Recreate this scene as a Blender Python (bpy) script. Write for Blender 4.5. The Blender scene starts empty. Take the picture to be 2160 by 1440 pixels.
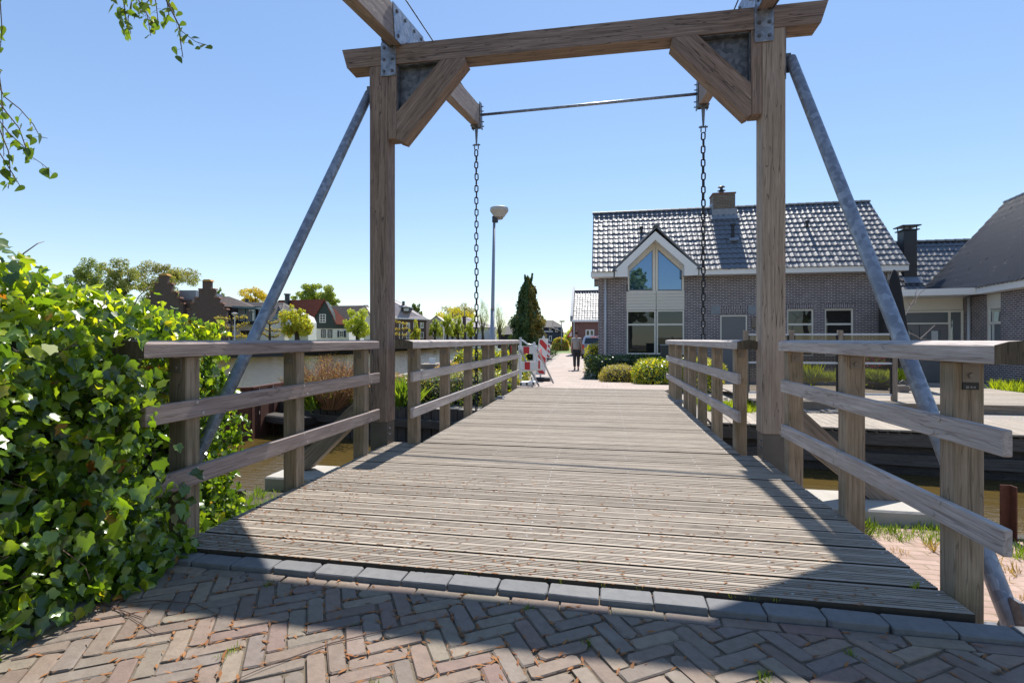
import bpy, bmesh, math, random
import numpy as np
from math import sin, cos, tan, pi, radians, sqrt, atan2, hypot
from mathutils import Vector, Matrix
random.seed(7)
RNG = np.random.default_rng(11)
V = Vector
scene = bpy.context.scene
COL = scene.collection

# ---------------------------------------------------------------- camera
F_PX, YAW, EYE, HOR = 1060.0, radians(10.267), 1.05, 716.0
cam_data = bpy.data.cameras.new("camera")
cam = bpy.data.objects.new("camera", cam_data)
COL.objects.link(cam)
cam_data.sensor_width = 36.0
cam_data.lens = 36.0 * F_PX / 2160.0
cam_data.shift_y = -4.0 / 2160.0
cam_data.clip_start = 0.05
cam_data.clip_end = 3000.0
cam.location = (0, 0, EYE)
cam.rotation_euler = (pi / 2, 0, YAW)
scene.camera = cam
# ---------------------------------------------------------------- world, sun, exposure
SUN = V((0.05, 0.744, 1.0)).normalized()
EL = math.asin(SUN.z)
world = bpy.data.worlds.new("World")
scene.world = world
world.use_nodes = True
wn = world.node_tree
wn.nodes.clear()
sky = wn.nodes.new("ShaderNodeTexSky")
sky.sky_type = 'NISHITA'
sky.sun_disc = False
sky.sun_elevation = EL
sky.sun_rotation = math.atan2(SUN.x, SUN.y)
sky.altitude = 0
sky.air_density = 1.0
sky.dust_density = 0.05
sky.ozone_density = 2.0
bg = wn.nodes.new("ShaderNodeBackground")
bg.inputs[1].default_value = 0.15
wo = wn.nodes.new("ShaderNodeOutputWorld")
gm = wn.nodes.new('ShaderNodeGamma'); gm.inputs[1].default_value = 0.62
hs = wn.nodes.new('ShaderNodeHueSaturation'); hs.inputs['Saturation'].default_value = 1.36; hs.inputs['Value'].default_value = 1.44; hs.inputs['Hue'].default_value = .508
wn.links.new(sky.outputs[0], gm.inputs[0]); wn.links.new(gm.outputs[0], hs.inputs['Color']); wn.links.new(hs.outputs[0], bg.inputs[0])
wn.links.new(bg.outputs[0], wo.inputs[0])
sl = bpy.data.lights.new("sun", 'SUN')
sl.energy = 4.8
sl.angle = radians(0.5)
sl.color = (1.0, 0.955, 0.89)
so = bpy.data.objects.new("sun", sl)
COL.objects.link(so)
so.rotation_euler = SUN.to_track_quat('Z', 'Y').to_euler()
so.location = (0, 20, 30)
scene.view_settings.view_transform = 'Standard'
scene.view_settings.look = 'None'
scene.view_settings.exposure = 0.62
scene.view_settings.gamma = 1.0
scene.cycles.max_bounces = 6
scene.cycles.transparent_max_bounces = 12

# ---------------------------------------------------------------- survey: sight lines of the photo to metres
CY, SY = cos(YAW), sin(YAW)
def ray(px, py):
    u = (px - 1080) / F_PX
    return V((u * CY - SY, CY + u * SY, (HOR - py) / F_PX))
def AD(px, py, d):
    r = ray(px, py) * d
    return V((r.x, r.y, EYE + r.z))
def AZ(px, py, z):
    r = ray(px, py)
    return AD(px, py, (z - EYE) / r.z)
def AY(px, py, y):
    return AD(px, py, y / ray(px, py).y)
def AX(px, py, x):
    return AD(px, py, x / ray(px, py).x)

# ---------------------------------------------------------------- objects
BASE = {}
def thing(name, label, cat, loc=(0, 0, 0), group=None):
    o = bpy.data.objects.new(name, None)
    COL.objects.link(o)
    o.location = loc
    o.empty_display_size = 0.3
    o['label'] = label
    o['category'] = cat
    if group: o['group'] = group
    BASE[o.name] = V(loc)
    return o
def tag(o, label=None, cat=None, group=None, kind=None):
    if label: o['label'] = label
    if cat: o['category'] = cat
    if group: o['group'] = group
    if kind: o['kind'] = kind
    return o
def copy_tree(o, loc=None, rz=None, parent=None, label=None):
    c = o.copy()
    COL.objects.link(c)
    if parent is not None: c.parent = parent
    if loc is not None: c.location = loc
    if rz is not None: c.rotation_euler = (0, 0, rz)
    if label: c['label'] = label
    for ch in o.children: copy_tree(ch, parent=c)
    return c

class MB:
    """collects geometry in world coordinates; build() links it as one mesh object"""
    def __init__(s):
        s.v, s.f, s.g, s.m = [], [], [], []
    def add(s, vs, fs, gs=None, mi=0):
        n = len(s.v)
        s.v += [tuple(p) for p in vs]
        s.g += [tuple(p) for p in (gs if gs is not None else vs)]
        s.f += [tuple(i + n for i in f) for f in fs]
        s.m += [mi] * len(fs)
        return s
    def frame(s, o, a, b, c, mi=0, ga=0, rnd=True):
        """box with corner o and edges a (length), b, c"""
        o, a, b, c = V(o), V(a), V(b), V(c)
        if a.cross(b).dot(c) < 0: b, c = c, b
        L, W, H = a.length, b.length, c.length
        off = V((random.uniform(0, 50), random.uniform(0, 50), random.uniform(0, 50))) if rnd else V((0, 0, 0))
        vs, gs = [], []
        for k in (0, 1):
            for j in (0, 1):
                for i in (0, 1):
                    vs.append(o + a * i + b * j + c * k)
                    gs.append(off + V((L * i, W * j, H * k)))
        return s.add(vs, [(0, 2, 3, 1), (4, 5, 7, 6), (0, 1, 5, 4), (2, 6, 7, 3), (0, 4, 6, 2), (1, 3, 7, 5)], gs, mi)
    def box(s, x0, x1, y0, y1, z0, z1, axis='x', mi=0, rnd=True):
        e = {'x': V((x1 - x0, 0, 0)), 'y': V((0, y1 - y0, 0)), 'z': V((0, 0, z1 - z0))}
        o = [k for k in 'xyz' if k != axis]
        return s.frame((x0, y0, z0), e[axis], e[o[0]], e[o[1]], mi, rnd=rnd)
    def beam(s, p0, p1, w, h, up=(0, 0, 1), mi=0):
        """bar from p0 to p1; w across, h along up"""
        p0, p1 = V(p0), V(p1)
        a = p1 - p0
        side = a.cross(V(up)).normalized()
        u = side.cross(a).normalized()
        return s.frame(p0 - side * w / 2 - u * h / 2, a, side * w, u * h, mi)
    def tube(s, pts, r, n=8, cap=True, mi=0):
        pts = [V(p) for p in pts]
        rr = r if isinstance(r, (list, tuple)) else [r] * len(pts)
        vs, gs, fs = [], [], []
        L = 0
        prev = None
        for i, p in enumerate(pts):
            t = (pts[min(i + 1, len(pts) - 1)] - pts[max(i - 1, 0)]).normalized()
            if prev is None:
                ref = V((0, 0, 1)) if abs(t.z) < .9 else V((1, 0, 0))
                a = t.cross(ref).normalized()
            else:
                a = (prev - t * prev.dot(t)).normalized()
            prev = a
            b = t.cross(a)
            if i: L += (p - pts[i - 1]).length
            for k in range(n):
                an = 2 * pi * k / n
                vs.append(p + (a * cos(an) + b * sin(an)) * rr[i])
                gs.append((L, cos(an) * rr[i], sin(an) * rr[i]))
        for i in range(len(pts) - 1):
            for k in range(n):
                fs.append((i * n + k, i * n + (k + 1) % n, (i + 1) * n + (k + 1) % n, (i + 1) * n + k))
        if cap:
            fs.append(tuple(reversed(range(n))))
            fs.append(tuple(range((len(pts) - 1) * n, len(pts) * n)))
        return s.add(vs, fs, gs, mi)
    def prism(s, poly, ext, mi=0, side_mi=None):
        """polygon (3D points) extruded by ext"""
        poly = [V(p) for p in poly]
        ext = V(ext)
        nrm = V((0, 0, 0))
        for i in range(len(poly)):
            nrm += (poly[i] - poly[0]).cross(poly[(i + 1) % len(poly)] - poly[0])
        if nrm.dot(ext) > 0: poly = poly[::-1]
        n = len(poly)
        a = (poly[1] - poly[0]).normalized()
        nn = nrm.normalized()
        b = nn.cross(a)
        off = V((random.uniform(0, 50),) * 3)
        gs = [off + V(((p - poly[0]).dot(a), (p - poly[0]).dot(b), 0)) for p in poly]
        gs += [g + V((0, 0, ext.length)) for g in gs]
        s.add(poly + [p + ext for p in poly],
              [tuple(range(n)), tuple(reversed(range(n, 2 * n)))], gs, mi)
        s.add(poly + [p + ext for p in poly],
              [(i, n + i, n + (i + 1) % n, (i + 1) % n) for i in range(n)], gs, mi if side_mi is None else side_mi)
        return s
    def poly(s, pts, mi=0, gs=None):
        return s.add(pts, [tuple(range(len(pts)))], gs, mi)
    def lathe(s, prof, c=(0, 0, 0), n=16, mi=0):
        c = V(c)
        vs = [c + V((r * cos(2 * pi * k / n), r * sin(2 * pi * k / n), z)) for r, z in prof for k in range(n)]
        fs = [(i * n + k, i * n + (k + 1) % n, (i + 1) * n + (k + 1) % n, (i + 1) * n + k)
              for i in range(len(prof) - 1) for k in range(n)]
        fs += [tuple(reversed(range(n))), tuple(range((len(prof) - 1) * n, len(prof) * n))]
        return s.add(vs, fs, None, mi)
    def build(s, name, mats, parent=None, bevel=0, smooth=False, base=None, clip=None, weld=False):
        if not isinstance(mats, (list, tuple)): mats = [mats]
        b = V(base) if base is not None else (BASE.get(parent.name, V((0, 0, 0))) if parent else V((0, 0, 0)))
        me = bpy.data.meshes.new(name)
        me.from_pydata([(p[0] - b.x, p[1] - b.y, p[2] - b.z) for p in s.v], [], s.f)
        at = me.attributes.new('g', 'FLOAT_VECTOR', 'POINT')
        at.data.foreach_set('vector', np.array(s.g, dtype=np.float32).ravel())
        me.polygons.foreach_set('material_index', s.m)
        for m in mats: me.materials.append(m)
        if bevel or clip or weld:
            bm = bmesh.new(); bm.from_mesh(me)
            if weld: bmesh.ops.remove_doubles(bm, verts=bm.verts, dist=1e-4)
            if bevel:
                bmesh.ops.bevel(bm, geom=list(bm.edges), offset=bevel, segments=1, affect='EDGES', clamp_overlap=True)
            for co, no in (clip or []):
                bmesh.ops.bisect_plane(bm, geom=bm.verts[:] + bm.edges[:] + bm.faces[:], plane_co=V(co) - b, plane_no=no, clear_outer=True)
            bm.to_mesh(me); bm.free()
        if smooth: me.polygons.foreach_set('use_smooth', [True] * len(me.polygons))
        o = bpy.data.objects.new(name, me)
        COL.objects.link(o)
        if parent is not None:
            o.parent = parent
            BASE[o.name] = b
            if parent.type != 'EMPTY': BASE[o.name] = b
        else:
            o.location = b
            BASE[o.name] = b
        return o

# ---------------------------------------------------------------- materials
M = {}
class NT:
    def __init__(s, name):
        s.m = bpy.data.materials.new(name); s.m.use_nodes = True
        s.t = s.m.node_tree; s.t.nodes.clear()
        s.out = s.n('ShaderNodeOutputMaterial')
        M[name] = s.m
    def n(s, typ, ins=None, **kw):
        nd = s.t.nodes.new(typ)
        for k, v in kw.items(): setattr(nd, k, v)
        for k, v in (ins or {}).items(): s.set(nd, k, v)
        return nd
    def set(s, nd, k, v):
        if isinstance(v, bpy.types.NodeSocket): s.t.links.new(v, nd.inputs[k])
        elif isinstance(v, bpy.types.Node): s.t.links.new(v.outputs[0], nd.inputs[k])
        else:
            if isinstance(v, tuple) and len(v) == 3 and nd.inputs[k].type == 'RGBA': v = v + (1,)
            nd.inputs[k].default_value = v
    def g(s): return s.n('ShaderNodeAttribute', attribute_name='g').outputs['Vector']
    def map(s, vec, sc): return s.n('ShaderNodeMapping', {'Vector': vec, 'Scale': sc}).outputs[0]
    def noise(s, vec, sc, det=4, ro=.55, dist=0): return s.n('ShaderNodeTexNoise', {'Vector': vec, 'Scale': sc, 'Detail': det, 'Roughness': ro, 'Distortion': dist}).outputs[0]
    def ramp(s, fac, stops):
        nd = s.n('ShaderNodeValToRGB', {'Fac': fac})
        e = nd.color_ramp.elements
        while len(e) < len(stops): e.new(0.5)
        for i, (p, c) in enumerate(stops):
            e[i].position = p
            e[i].color = (c + (1,)) if isinstance(c, tuple) else (c, c, c, 1)
        return nd.outputs[0]
    def mix(s, fac, a, b, mode='MIX'):
        nd = s.n('ShaderNodeMix', data_type='RGBA', blend_type=mode)
        for k, v in ((0, fac), (6, a), (7, b)):
            if isinstance(v, tuple) and len(v) == 3: v = v + (1,)
            if isinstance(v, bpy.types.NodeSocket): s.t.links.new(v, nd.inputs[k])
            else: nd.inputs[k].default_value = v
        return nd.outputs[2]
    def bump(s, h, st, dist=.01): return s.n('ShaderNodeBump', {'Height': h, 'Strength': st, 'Distance': dist}).outputs[0]
    def bsdf(s, **k):
        nd = s.n('ShaderNodeBsdfPrincipled')
        for a, v in k.items():
            a = {'color': 'Base Color', 'rough': 'Roughness', 'metal': 'Metallic', 'normal': 'Normal', 'spec': 'Specular IOR Level',
                 'ior': 'IOR', 'trans': 'Transmission Weight', 'alpha': 'Alpha', 'coat': 'Coat Weight', 'emit': 'Emission Color', 'estr': 'Emission Strength'}[a]
            s.set(nd, a, v)
        return nd.outputs[0]
    def end(s, sh):
        s.t.links.new(sh, s.out.inputs[0]); return s.m

def plain(name, col, rough=.6, metal=0, var=.12, sc=6, spec=.5, bump=0):
    t = NT(name)
    co = t.n('ShaderNodeTexCoord').outputs['Object']
    nz = t.noise(co, sc, 5)
    c = t.mix(nz, tuple(x * (1 - var) for x in col), tuple(min(1, x * (1 + var)) for x in col))
    k = dict(color=c, rough=rough, metal=metal, spec=spec)
    if bump: k['normal'] = t.bump(t.noise(co, sc * 6, 4), bump, .01)
    return t.end(t.bsdf(**k))

def wood(name, dark, mid, light, rough=.75, blotch=.5, green=None, crack=.5, isle=.15):
    t = NT(name)
    g = t.g()
    grain = t.noise(t.map(g, (2.2, 55, 55)), 1.0, 6, .65, .25)
    fine = t.noise(t.map(g, (9, 260, 260)), 1.0, 3, .6)
    big = t.noise(t.map(g, (1.6, 6, 6)), 1.0, 4, .6, .6)
    c = t.ramp(grain, [(.3, dark), (.5, mid), (.72, light)])
    c2 = t.mix(t.ramp(big, [(.35, 0.0), (.7, blotch)]), c, tuple(x * .62 for x in mid))
    c3 = t.mix(.25, c2, t.ramp(fine, [(.35, dark), (.65, light)]))
    isl = t.n('ShaderNodeNewGeometry').outputs['Random Per Island']
    c3 = t.mix(t.n('ShaderNodeMath', {0: isl, 1: isle}, operation='MULTIPLY').outputs[0], c3, tuple(x * .45 for x in mid))
    # long drying cracks
    ck = t.noise(t.map(g, (1.3, 26, 26)), 1.0, 2, .4, .8)
    cr = t.ramp(ck, [(.485, 0.0), (.5, 1.0), (.515, 0.0)])
    c4 = t.mix(t.n('ShaderNodeMath', {0: cr, 1: crack}, operation='MULTIPLY').outputs[0], c3, tuple(x * .35 for x in dark))
    if green:
        gm = t.noise(t.map(g, (3, 3, 3)), 1.0, 3)
        c4 = t.mix(t.ramp(gm, [(.5, 0.0), (.68, .55)]), c4, green)
    h = t.n('ShaderNodeMath', {0: grain, 1: t.n('ShaderNodeMath', {0: cr, 1: -1.2}, operation='MULTIPLY').outputs[0]}, operation='ADD').outputs[0]
    return t.end(t.bsdf(color=c4, rough=rough, spec=.3, normal=t.bump(h, .5, .004)))

wood('gate_wood', (.085, .062, .052), (.27, .192, .150), (.46, .355, .29), blotch=.5, crack=.9)
wood('post_pale', (.17, .125, .095), (.40, .315, .245), (.58, .48, .39), blotch=.5, crack=.9)
wood('post_wood', (.15, .105, .066), (.34, .26, .18), (.50, .41, .30), blotch=.5, green=(.11, .10, .05))
wood('rail_wood', (.15, .11, .098), (.34, .262, .225), (.54, .44, .395), blotch=.65)
wood('rail_pale', (.25, .18, .15), (.54, .47, .43), (.78, .72, .67), blotch=.85)
wood('deck_wood', (.19, .152, .115), (.43, .36, .285), (.62, .54, .44), blotch=.5, crack=.4, isle=.55)
plain('groove_dirt_shade', (.055, .043, .03), .95, var=.5, sc=20)
plain('bracket_steel', (.21, .18, .15), .6, .2, .2, 12)
wood('end_grain', (.05, .04, .025), (.11, .085, .055), (.19, .15, .10), blotch=.3)
wood('old_timber', (.025, .022, .02), (.07, .06, .052), (.15, .13, .115), blotch=.5)
wood('wet_timber', (.05, .042, .036), (.13, .11, .095), (.24, .21, .185), blotch=.6)
wood('fence_wood', (.12, .09, .065), (.27, .21, .16), (.40, .33, .27), blotch=.3)

def galv(name, a, b, rough=.45, metal=.55):
    t = NT(name)
    co = t.n('ShaderNodeTexCoord').outputs['Object']
    vo = t.n('ShaderNodeTexVoronoi', {'Vector': co, 'Scale': 26.0, 'Randomness': 1.0})
    nz = t.noise(co, 9, 5, .6, 1.2)
    f = t.n('ShaderNodeMath', {0: vo.outputs['Color'], 1: nz}, operation='MULTIPLY').outputs[0]
    c = t.mix(t.ramp(f, [(.12, 0.0), (.45, 1.0)]), a, b)
    return t.end(t.bsdf(color=c, rough=rough, metal=metal))
galv('galvanised', (.20, .22, .26), (.33, .365, .42))
galv('galv_dark', (.085, .09, .10), (.19, .20, .215), rough=.5, metal=.4)
plain('shoe_steel', (.12, .108, .095), .5, .25, .3, 9)
plain('chain_steel', (.018, .019, .022), .55, .2, .3, 30)
plain('bolt_steel', (.14, .14, .14), .4, .8)
plain('rust', (.10, .035, .02), .85, 0, .5, 14, bump=.4)
plain('concrete', (.42, .39, .34), .9, 0, .18, 7, bump=.3)
plain('black_plastic', (.012, .012, .014), .5)
plain('black_cloth', (.010, .010, .013), .85, var=.4, sc=9, bump=.4)
plain('white_trim', (.78, .765, .74), .45, var=.03, sc=2)
plain('cream_frame', (.72, .67, .58), .5, var=.03, sc=2)
plain('cream_panel', (.66, .62, .54), .55, var=.04, sc=2)
plain('grey_paint', (.16, .155, .155), .5, var=.08, sc=2)
plain('grey_pipe', (.50, .52, .56), .4, var=.06)
plain('lead', (.22, .24, .27), .5, .3, .3, 6)
plain('anthracite', (.03, .034, .04), .45, var=.2)
plain('sill', (.025, .027, .032), .5)
plain('white_plastic', (.70, .70, .69), .5, var=.1, sc=4)
plain('red_film', (.50, .02, .025), .45, var=.15, sc=5)
plain('screw_white', (.36, .36, .36), .35)
plain('taupe_plastic', (.15, .125, .11), .5)
plain('pot_grey', (.10, .095, .085), .7)
plain('lamp_body', (.45, .44, .41), .45)
plain('lamp_pole', (.30, .315, .35), .45, .4, .1, 5)
plain('plate_yellow', (.75, .50, .02), .5)
plain('earth', (.085, .07, .052), .95, var=.4, sc=9, bump=.6)
plain('sand', (.16, .125, .085), .95, var=.4, sc=30, bump=.6)
plain('skin', (.48, .27, .19), .6)
plain('hair', (.05, .03, .02), .8)
plain('shirt', (.36, .33, .31), .85, var=.08)
plain('jeans', (.035, .036, .042), .9, var=.2)
plain('shoe', (.09, .08, .07), .8)
plain('car_paint', (.20, .21, .25), .25, .4, .05)
plain('car_silver', (.62, .62, .63), .3, .4, .05)
plain('tail_light', (.45, .01, .01), .25)
plain('rubber', (.012, .012, .012), .8)
plain('green_boards', (.018, .035, .03), .6)
plain('render_white', (.72, .70, .66), .8, var=.05, sc=1)
plain('navy_boards', (.022, .032, .055), .6)
plain('blue_trim', (.10, .17, .20), .5)
plain('dark_boards', (.02, .02, .024), .7)
plain('quay_stone', (.42, .36, .30), .9, var=.4, sc=4)
plain('curtain', (.55, .56, .55), .8, var=.1, sc=20)
plain('pink_petal', (.45, .06, .20), .7)
plain('moss_cap', (.42, .22, .05), .9, var=.4, sc=8)
plain('orange_tape', (.85, .09, .05), .5)
plain('stone', (.36, .32, .28), .9, var=.35, sc=5, bump=.5)
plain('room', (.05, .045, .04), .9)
plain('red_brick_cap', (.20, .09, .06), .8)

def brickwall(name, c1, c2, mortar, bw=.21, rh=.0625, ms=.0115):
    t = NT(name)
    g = t.g()
    b = t.n('ShaderNodeTexBrick', {'Vector': g, 'Color1': c1, 'Color2': c2, 'Mortar': mortar, 'Scale': 1.0, 'Mortar Size': ms,
                                   'Mortar Smooth': .1, 'Bias': 0.0, 'Brick Width': bw, 'Row Height': rh}, offset=.5)
    nz = t.noise(g, 3.5, 5, .6)
    c = t.mix(t.ramp(nz, [(.3, 0.0), (.75, .45)]), b.outputs[0], tuple(x * .6 for x in c1))
    return t.end(t.bsdf(color=c, rough=.85, normal=t.bump(b.outputs['Fac'], -.6, .008)))
brickwall('brick_dark', (.085, .066, .072), (.15, .11, .112), (.52, .48, .47))
brickwall('brick_chimney', (.105, .08, .062), (.16, .125, .098), (.24, .205, .165))
brickwall('brick_red', (.17, .062, .05), (.21, .085, .07), (.24, .17, .15))
brickwall('brick_brown', (.085, .05, .04), (.12, .07, .055), (.12, .09, .08))

def rooftile_flat(name, col, c2):
    t = NT(name)
    g = t.g()
    b = t.n('ShaderNodeTexBrick', {'Vector': g, 'Color1': col, 'Color2': c2, 'Mortar': tuple(x * .25 for x in col), 'Scale': 1.0, 'Mortar Size': .045,
                                   'Mortar Smooth': .6, 'Brick Width': .25, 'Row Height': .32}, offset=0.0)
    w = t.n('ShaderNodeTexWave', {'Vector': g, 'Scale': 2.0 / .5, 'Distortion': 0.0}, wave_type='BANDS', bands_direction='X').outputs[0]
    h = t.n('ShaderNodeMath', {0: b.outputs['Fac'], 1: w}, operation='SUBTRACT').outputs[0]
    return t.end(t.bsdf(color=b.outputs[0], rough=.8 if name != 'tile_pale_sheen' else .35, spec=.15, normal=t.bump(h, -.8, .05)))
rooftile_flat('tile_brown', (.11, .085, .075), (.15, .12, .105))
rooftile_flat('tile_red', (.30, .085, .05), (.24, .07, .045))
rooftile_flat('tile_grey', (.17, .15, .14), (.22, .20, .18))
rooftile_flat('tile_pale_sheen', (.50, .42, .40), (.62, .54, .52))  # bright sheen of far roofs is put into this pale colour

def glazed(name, col, rough):
    t = NT(name)
    co = t.n('ShaderNodeTexCoord').outputs['Object']
    nz = t.noise(co, 2.5, 5)
    c = t.mix(nz, tuple(x * .7 for x in col), tuple(x * 1.5 for x in col))
    rg = t.n('ShaderNodeMapRange', {0: t.noise(co, 5, 3), 3: rough * .8, 4: rough * 1.3}).outputs[0]
    return t.end(t.bsdf(color=c, rough=rg, spec=1.0, coat=.8))
glazed('pantile', (.032, .032, .036), .50)
glazed('pantile_matt', (.020, .019, .021), .24)
for n_ in M['pantile_matt'].node_tree.nodes:
    if n_.type == 'BSDF_PRINCIPLED': n_.inputs['Specular IOR Level'].default_value = .8; n_.inputs['Coat Weight'].default_value = 0

def glass_mat(name, tint, refl=.4):
    t = NT(name)
    a = t.bsdf(color=tint, rough=.4, spec=.05)
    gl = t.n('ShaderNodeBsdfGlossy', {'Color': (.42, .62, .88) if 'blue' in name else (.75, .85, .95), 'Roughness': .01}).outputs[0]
    fr = t.n('ShaderNodeLayerWeight', {'Blend': .12}).outputs['Fresnel']
    f = t.n('ShaderNodeMath', {0: fr, 1: refl}, operation='ADD').outputs[0]
    co = t.n('ShaderNodeTexCoord').outputs['Object']
    nb = t.bump(t.noise(co, 1.1, 2), .03, .05)
    t.t.links.new(nb, gl.node.inputs['Normal'])
    mx = t.n('ShaderNodeMixShader', {0: f, 1: a, 2: gl})
    return t.end(mx.outputs[0])
glass_mat('glass_sky_blue', (.015, .05, .10), .30)  # blue sky reflection is put into the tint and gloss colour
glass_mat('glass_dark', (.014, .014, .012), .05)
glass_mat('glass_grey', (.13, .14, .14), .15)
t = NT('screen_film')
tr = t.n('ShaderNodeBsdfTransparent', {'Color': (.42, .40, .37)}).outputs[0]
gl = t.n('ShaderNodeBsdfGlossy', {'Color': (.8, .8, .8), 'Roughness': .05}).outputs[0]
t.end(t.n('ShaderNodeMixShader', {0: .06, 1: tr, 2: gl}).outputs[0])
t = NT('clear_bowl')
t.end(t.bsdf(color=(.85, .85, .85), rough=.1, trans=.85, ior=1.3))

M['pantile'].node_tree.nodes['Principled BSDF'].inputs['Coat Roughness'].default_value = .48
M['pantile'].node_tree.nodes['Principled BSDF'].inputs['Coat IOR'].default_value = 1.8
# paving stones: one tone per stone
def stones(name, cols, rough=.8, spots=.35, bump=.35):
    t = NT(name)
    isl = t.n('ShaderNodeNewGeometry').outputs['Random Per Island']
    co = t.n('ShaderNodeTexCoord').outputs['Object']
    base = t.ramp(isl, [(i / max(1, len(cols) - 1), c) for i, c in enumerate(cols)])
    nz = t.noise(co, 26, 6, .65)
    n2 = t.noise(co, 5, 5, .6)
    c = t.mix(t.ramp(nz, [(.3, .4), (.6, 0.0)]), base, tuple(x * .55 for x in cols[0]))
    c = t.mix(t.ramp(n2, [(.55, 0.0), (.8, spots)]), c, (.44, .40, .36))
    return t.end(t.bsdf(color=c, rough=rough, normal=t.bump(nz, bump, .006)))
stones('paver', [(.18, .13, .098), (.24, .175, .13), (.195, .16, .125), (.215, .14, .112), (.28, .22, .155), (.195, .155, .13), (.235, .195, .14), (.16, .125, .105)], spots=.2, bump=.8)
stones('kerb_stone', [(.15, .15, .15), (.185, .18, .175), (.165, .165, .165)], spots=.2)
stones('slab', [(.40, .35, .29), (.46, .40, .34), (.36, .32, .27)], spots=.2)

def ground_brick(name, c1, c2, mort, bw, rh, ms):
    t = NT(name)
    co = t.n('ShaderNodeTexCoord').outputs['Object']
    wob = t.n('ShaderNodeMixRGB', {'Fac': .012, 'Color1': co, 'Color2': t.n('ShaderNodeTexNoise', {'Vector': co, 'Scale': 4.0}).outputs[1]}).outputs[0]
    b = t.n('ShaderNodeTexBrick', {'Vector': wob, 'Color1': c1, 'Color2': c2, 'Mortar': mort, 'Scale': 1.0, 'Mortar Size': ms,
                                   'Mortar Smooth': .3, 'Brick Width': bw, 'Row Height': rh})
    nz = t.noise(co, 1.3, 6, .65)
    c = t.mix(t.ramp(nz, [(.4, 0.0), (.75, .5)]), b.outputs[0], tuple(min(1, x * 1.35) for x in c2))
    c = t.mix(t.ramp(t.noise(co, 14, 5), [(.4, .3), (.6, 0.0)]), c, mort)
    return t.end(t.bsdf(color=c, rough=.85, normal=t.bump(b.outputs['Fac'], -.5, .01)))
ground_brick('street_brick', (.36, .28, .235), (.44, .355, .30), (.20, .16, .12), .21, .085, .008)
ground_brick('path_brick', (.33, .215, .17), (.43, .30, .24), (.22, .16, .10), .24, .075, .007)

# leaves
def leafmat(name, cols, rough=.4, transl=.45, spec=.5):
    t = NT(name)
    isl = t.n('ShaderNodeNewGeometry').outputs['Random Per Island']
    base = t.ramp(isl, [(i / max(1, len(cols) - 1), c) for i, c in enumerate(cols)])
    p = t.bsdf(color=base, rough=rough, spec=spec)
    tc = t.mix(1.0, base, (2.0, 1.9, .6), 'MULTIPLY')
    tl = t.n('ShaderNodeBsdfTranslucent', {'Color': tc}).outputs[0]
    return t.end(t.n('ShaderNodeMixShader', {0: transl, 1: p, 2: tl}).outputs[0])
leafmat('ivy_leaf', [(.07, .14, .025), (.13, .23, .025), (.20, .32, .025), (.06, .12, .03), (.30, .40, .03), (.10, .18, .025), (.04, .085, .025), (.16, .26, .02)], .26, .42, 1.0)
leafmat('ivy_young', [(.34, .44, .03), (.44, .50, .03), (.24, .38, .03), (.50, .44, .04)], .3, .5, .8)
leafmat('ivy_dead', [(.42, .20, .03), (.30, .11, .03), (.50, .30, .05)], .6, .4)
leafmat('birch_leaf', [(.09, .16, .02), (.15, .24, .03), (.07, .12, .02), (.25, .30, .03)], .35, .45, .7)
leafmat('willow_leaf', [(.20, .25, .09), (.26, .30, .10), (.15, .20, .07)], .6, .4)
leafmat('spring_leaf', [(.34, .40, .05), (.42, .45, .06), (.26, .34, .05)], .6, .45)
leafmat('yellow_leaf', [(.50, .38, .03), (.42, .34, .04), (.58, .45, .05)], .6, .4)
leafmat('olive_leaf', [(.30, .26, .11), (.23, .22, .10), (.36, .31, .13)], .7, .35)
leafmat('conifer_leaf', [(.03, .07, .02), (.05, .11, .025), (.09, .13, .025), (.035, .08, .03)], .6, .2)
leafmat('conifer_gold', [(.22, .16, .02), (.15, .13, .02), (.28, .20, .02)], .6, .2)
leafmat('hedge_dark', [(.02, .05, .012), (.035, .08, .018), (.015, .04, .012)], .4, .2)
leafmat('hedge_gold', [(.42, .38, .02), (.52, .44, .02), (.30, .34, .03), (.55, .48, .05)], .4, .4)
leafmat('hedge_green', [(.07, .15, .02), (.14, .22, .03), (.05, .10, .02)], .3, .35, .8)
leafmat('hedge_mixed', [(.28, .24, .08), (.20, .19, .07), (.36, .26, .09), (.14, .15, .05), (.40, .34, .16)], .6, .35)
leafmat('hedge_orange', [(.45, .26, .09), (.40, .18, .07), (.35, .30, .10)], .6, .35)
leafmat('heather', [(.42, .17, .06), (.50, .24, .09), (.33, .16, .05), (.24, .25, .05)], .8, .35)
leafmat('grass_blade', [(.10, .19, .02), (.17, .27, .03), (.24, .31, .04)], .6, .4)
leafmat('grass_dry', [(.38, .26, .10), (.46, .32, .13), (.30, .20, .08)], .8, .3)
leafmat('grass_lime', [(.28, .38, .03), (.38, .45, .03), (.22, .30, .03)], .6, .4)
leafmat('needle_litter', [(.26, .10, .035), (.34, .15, .05), (.18, .08, .03)], .9, .1)
leafmat('white_flower', [(.75, .75, .65), (.6, .65, .45)], .5, .3)
plain('bark', (.055, .042, .032), .9, var=.4, sc=12, bump=.6)
plain('bark_grey', (.16, .145, .12), .9, var=.4, sc=12, bump=.6)
plain('twig', (.10, .06, .045), .8)
plain('twig_warm', (.34, .19, .11), .8)
plain('ivy_stem', (.20, .13, .08), .8)
plain('twig_pale', (.36, .29, .26), .8)
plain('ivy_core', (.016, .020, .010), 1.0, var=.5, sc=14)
plain('hedge_core', (.015, .02, .008), 1.0, var=.5, sc=14)

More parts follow.
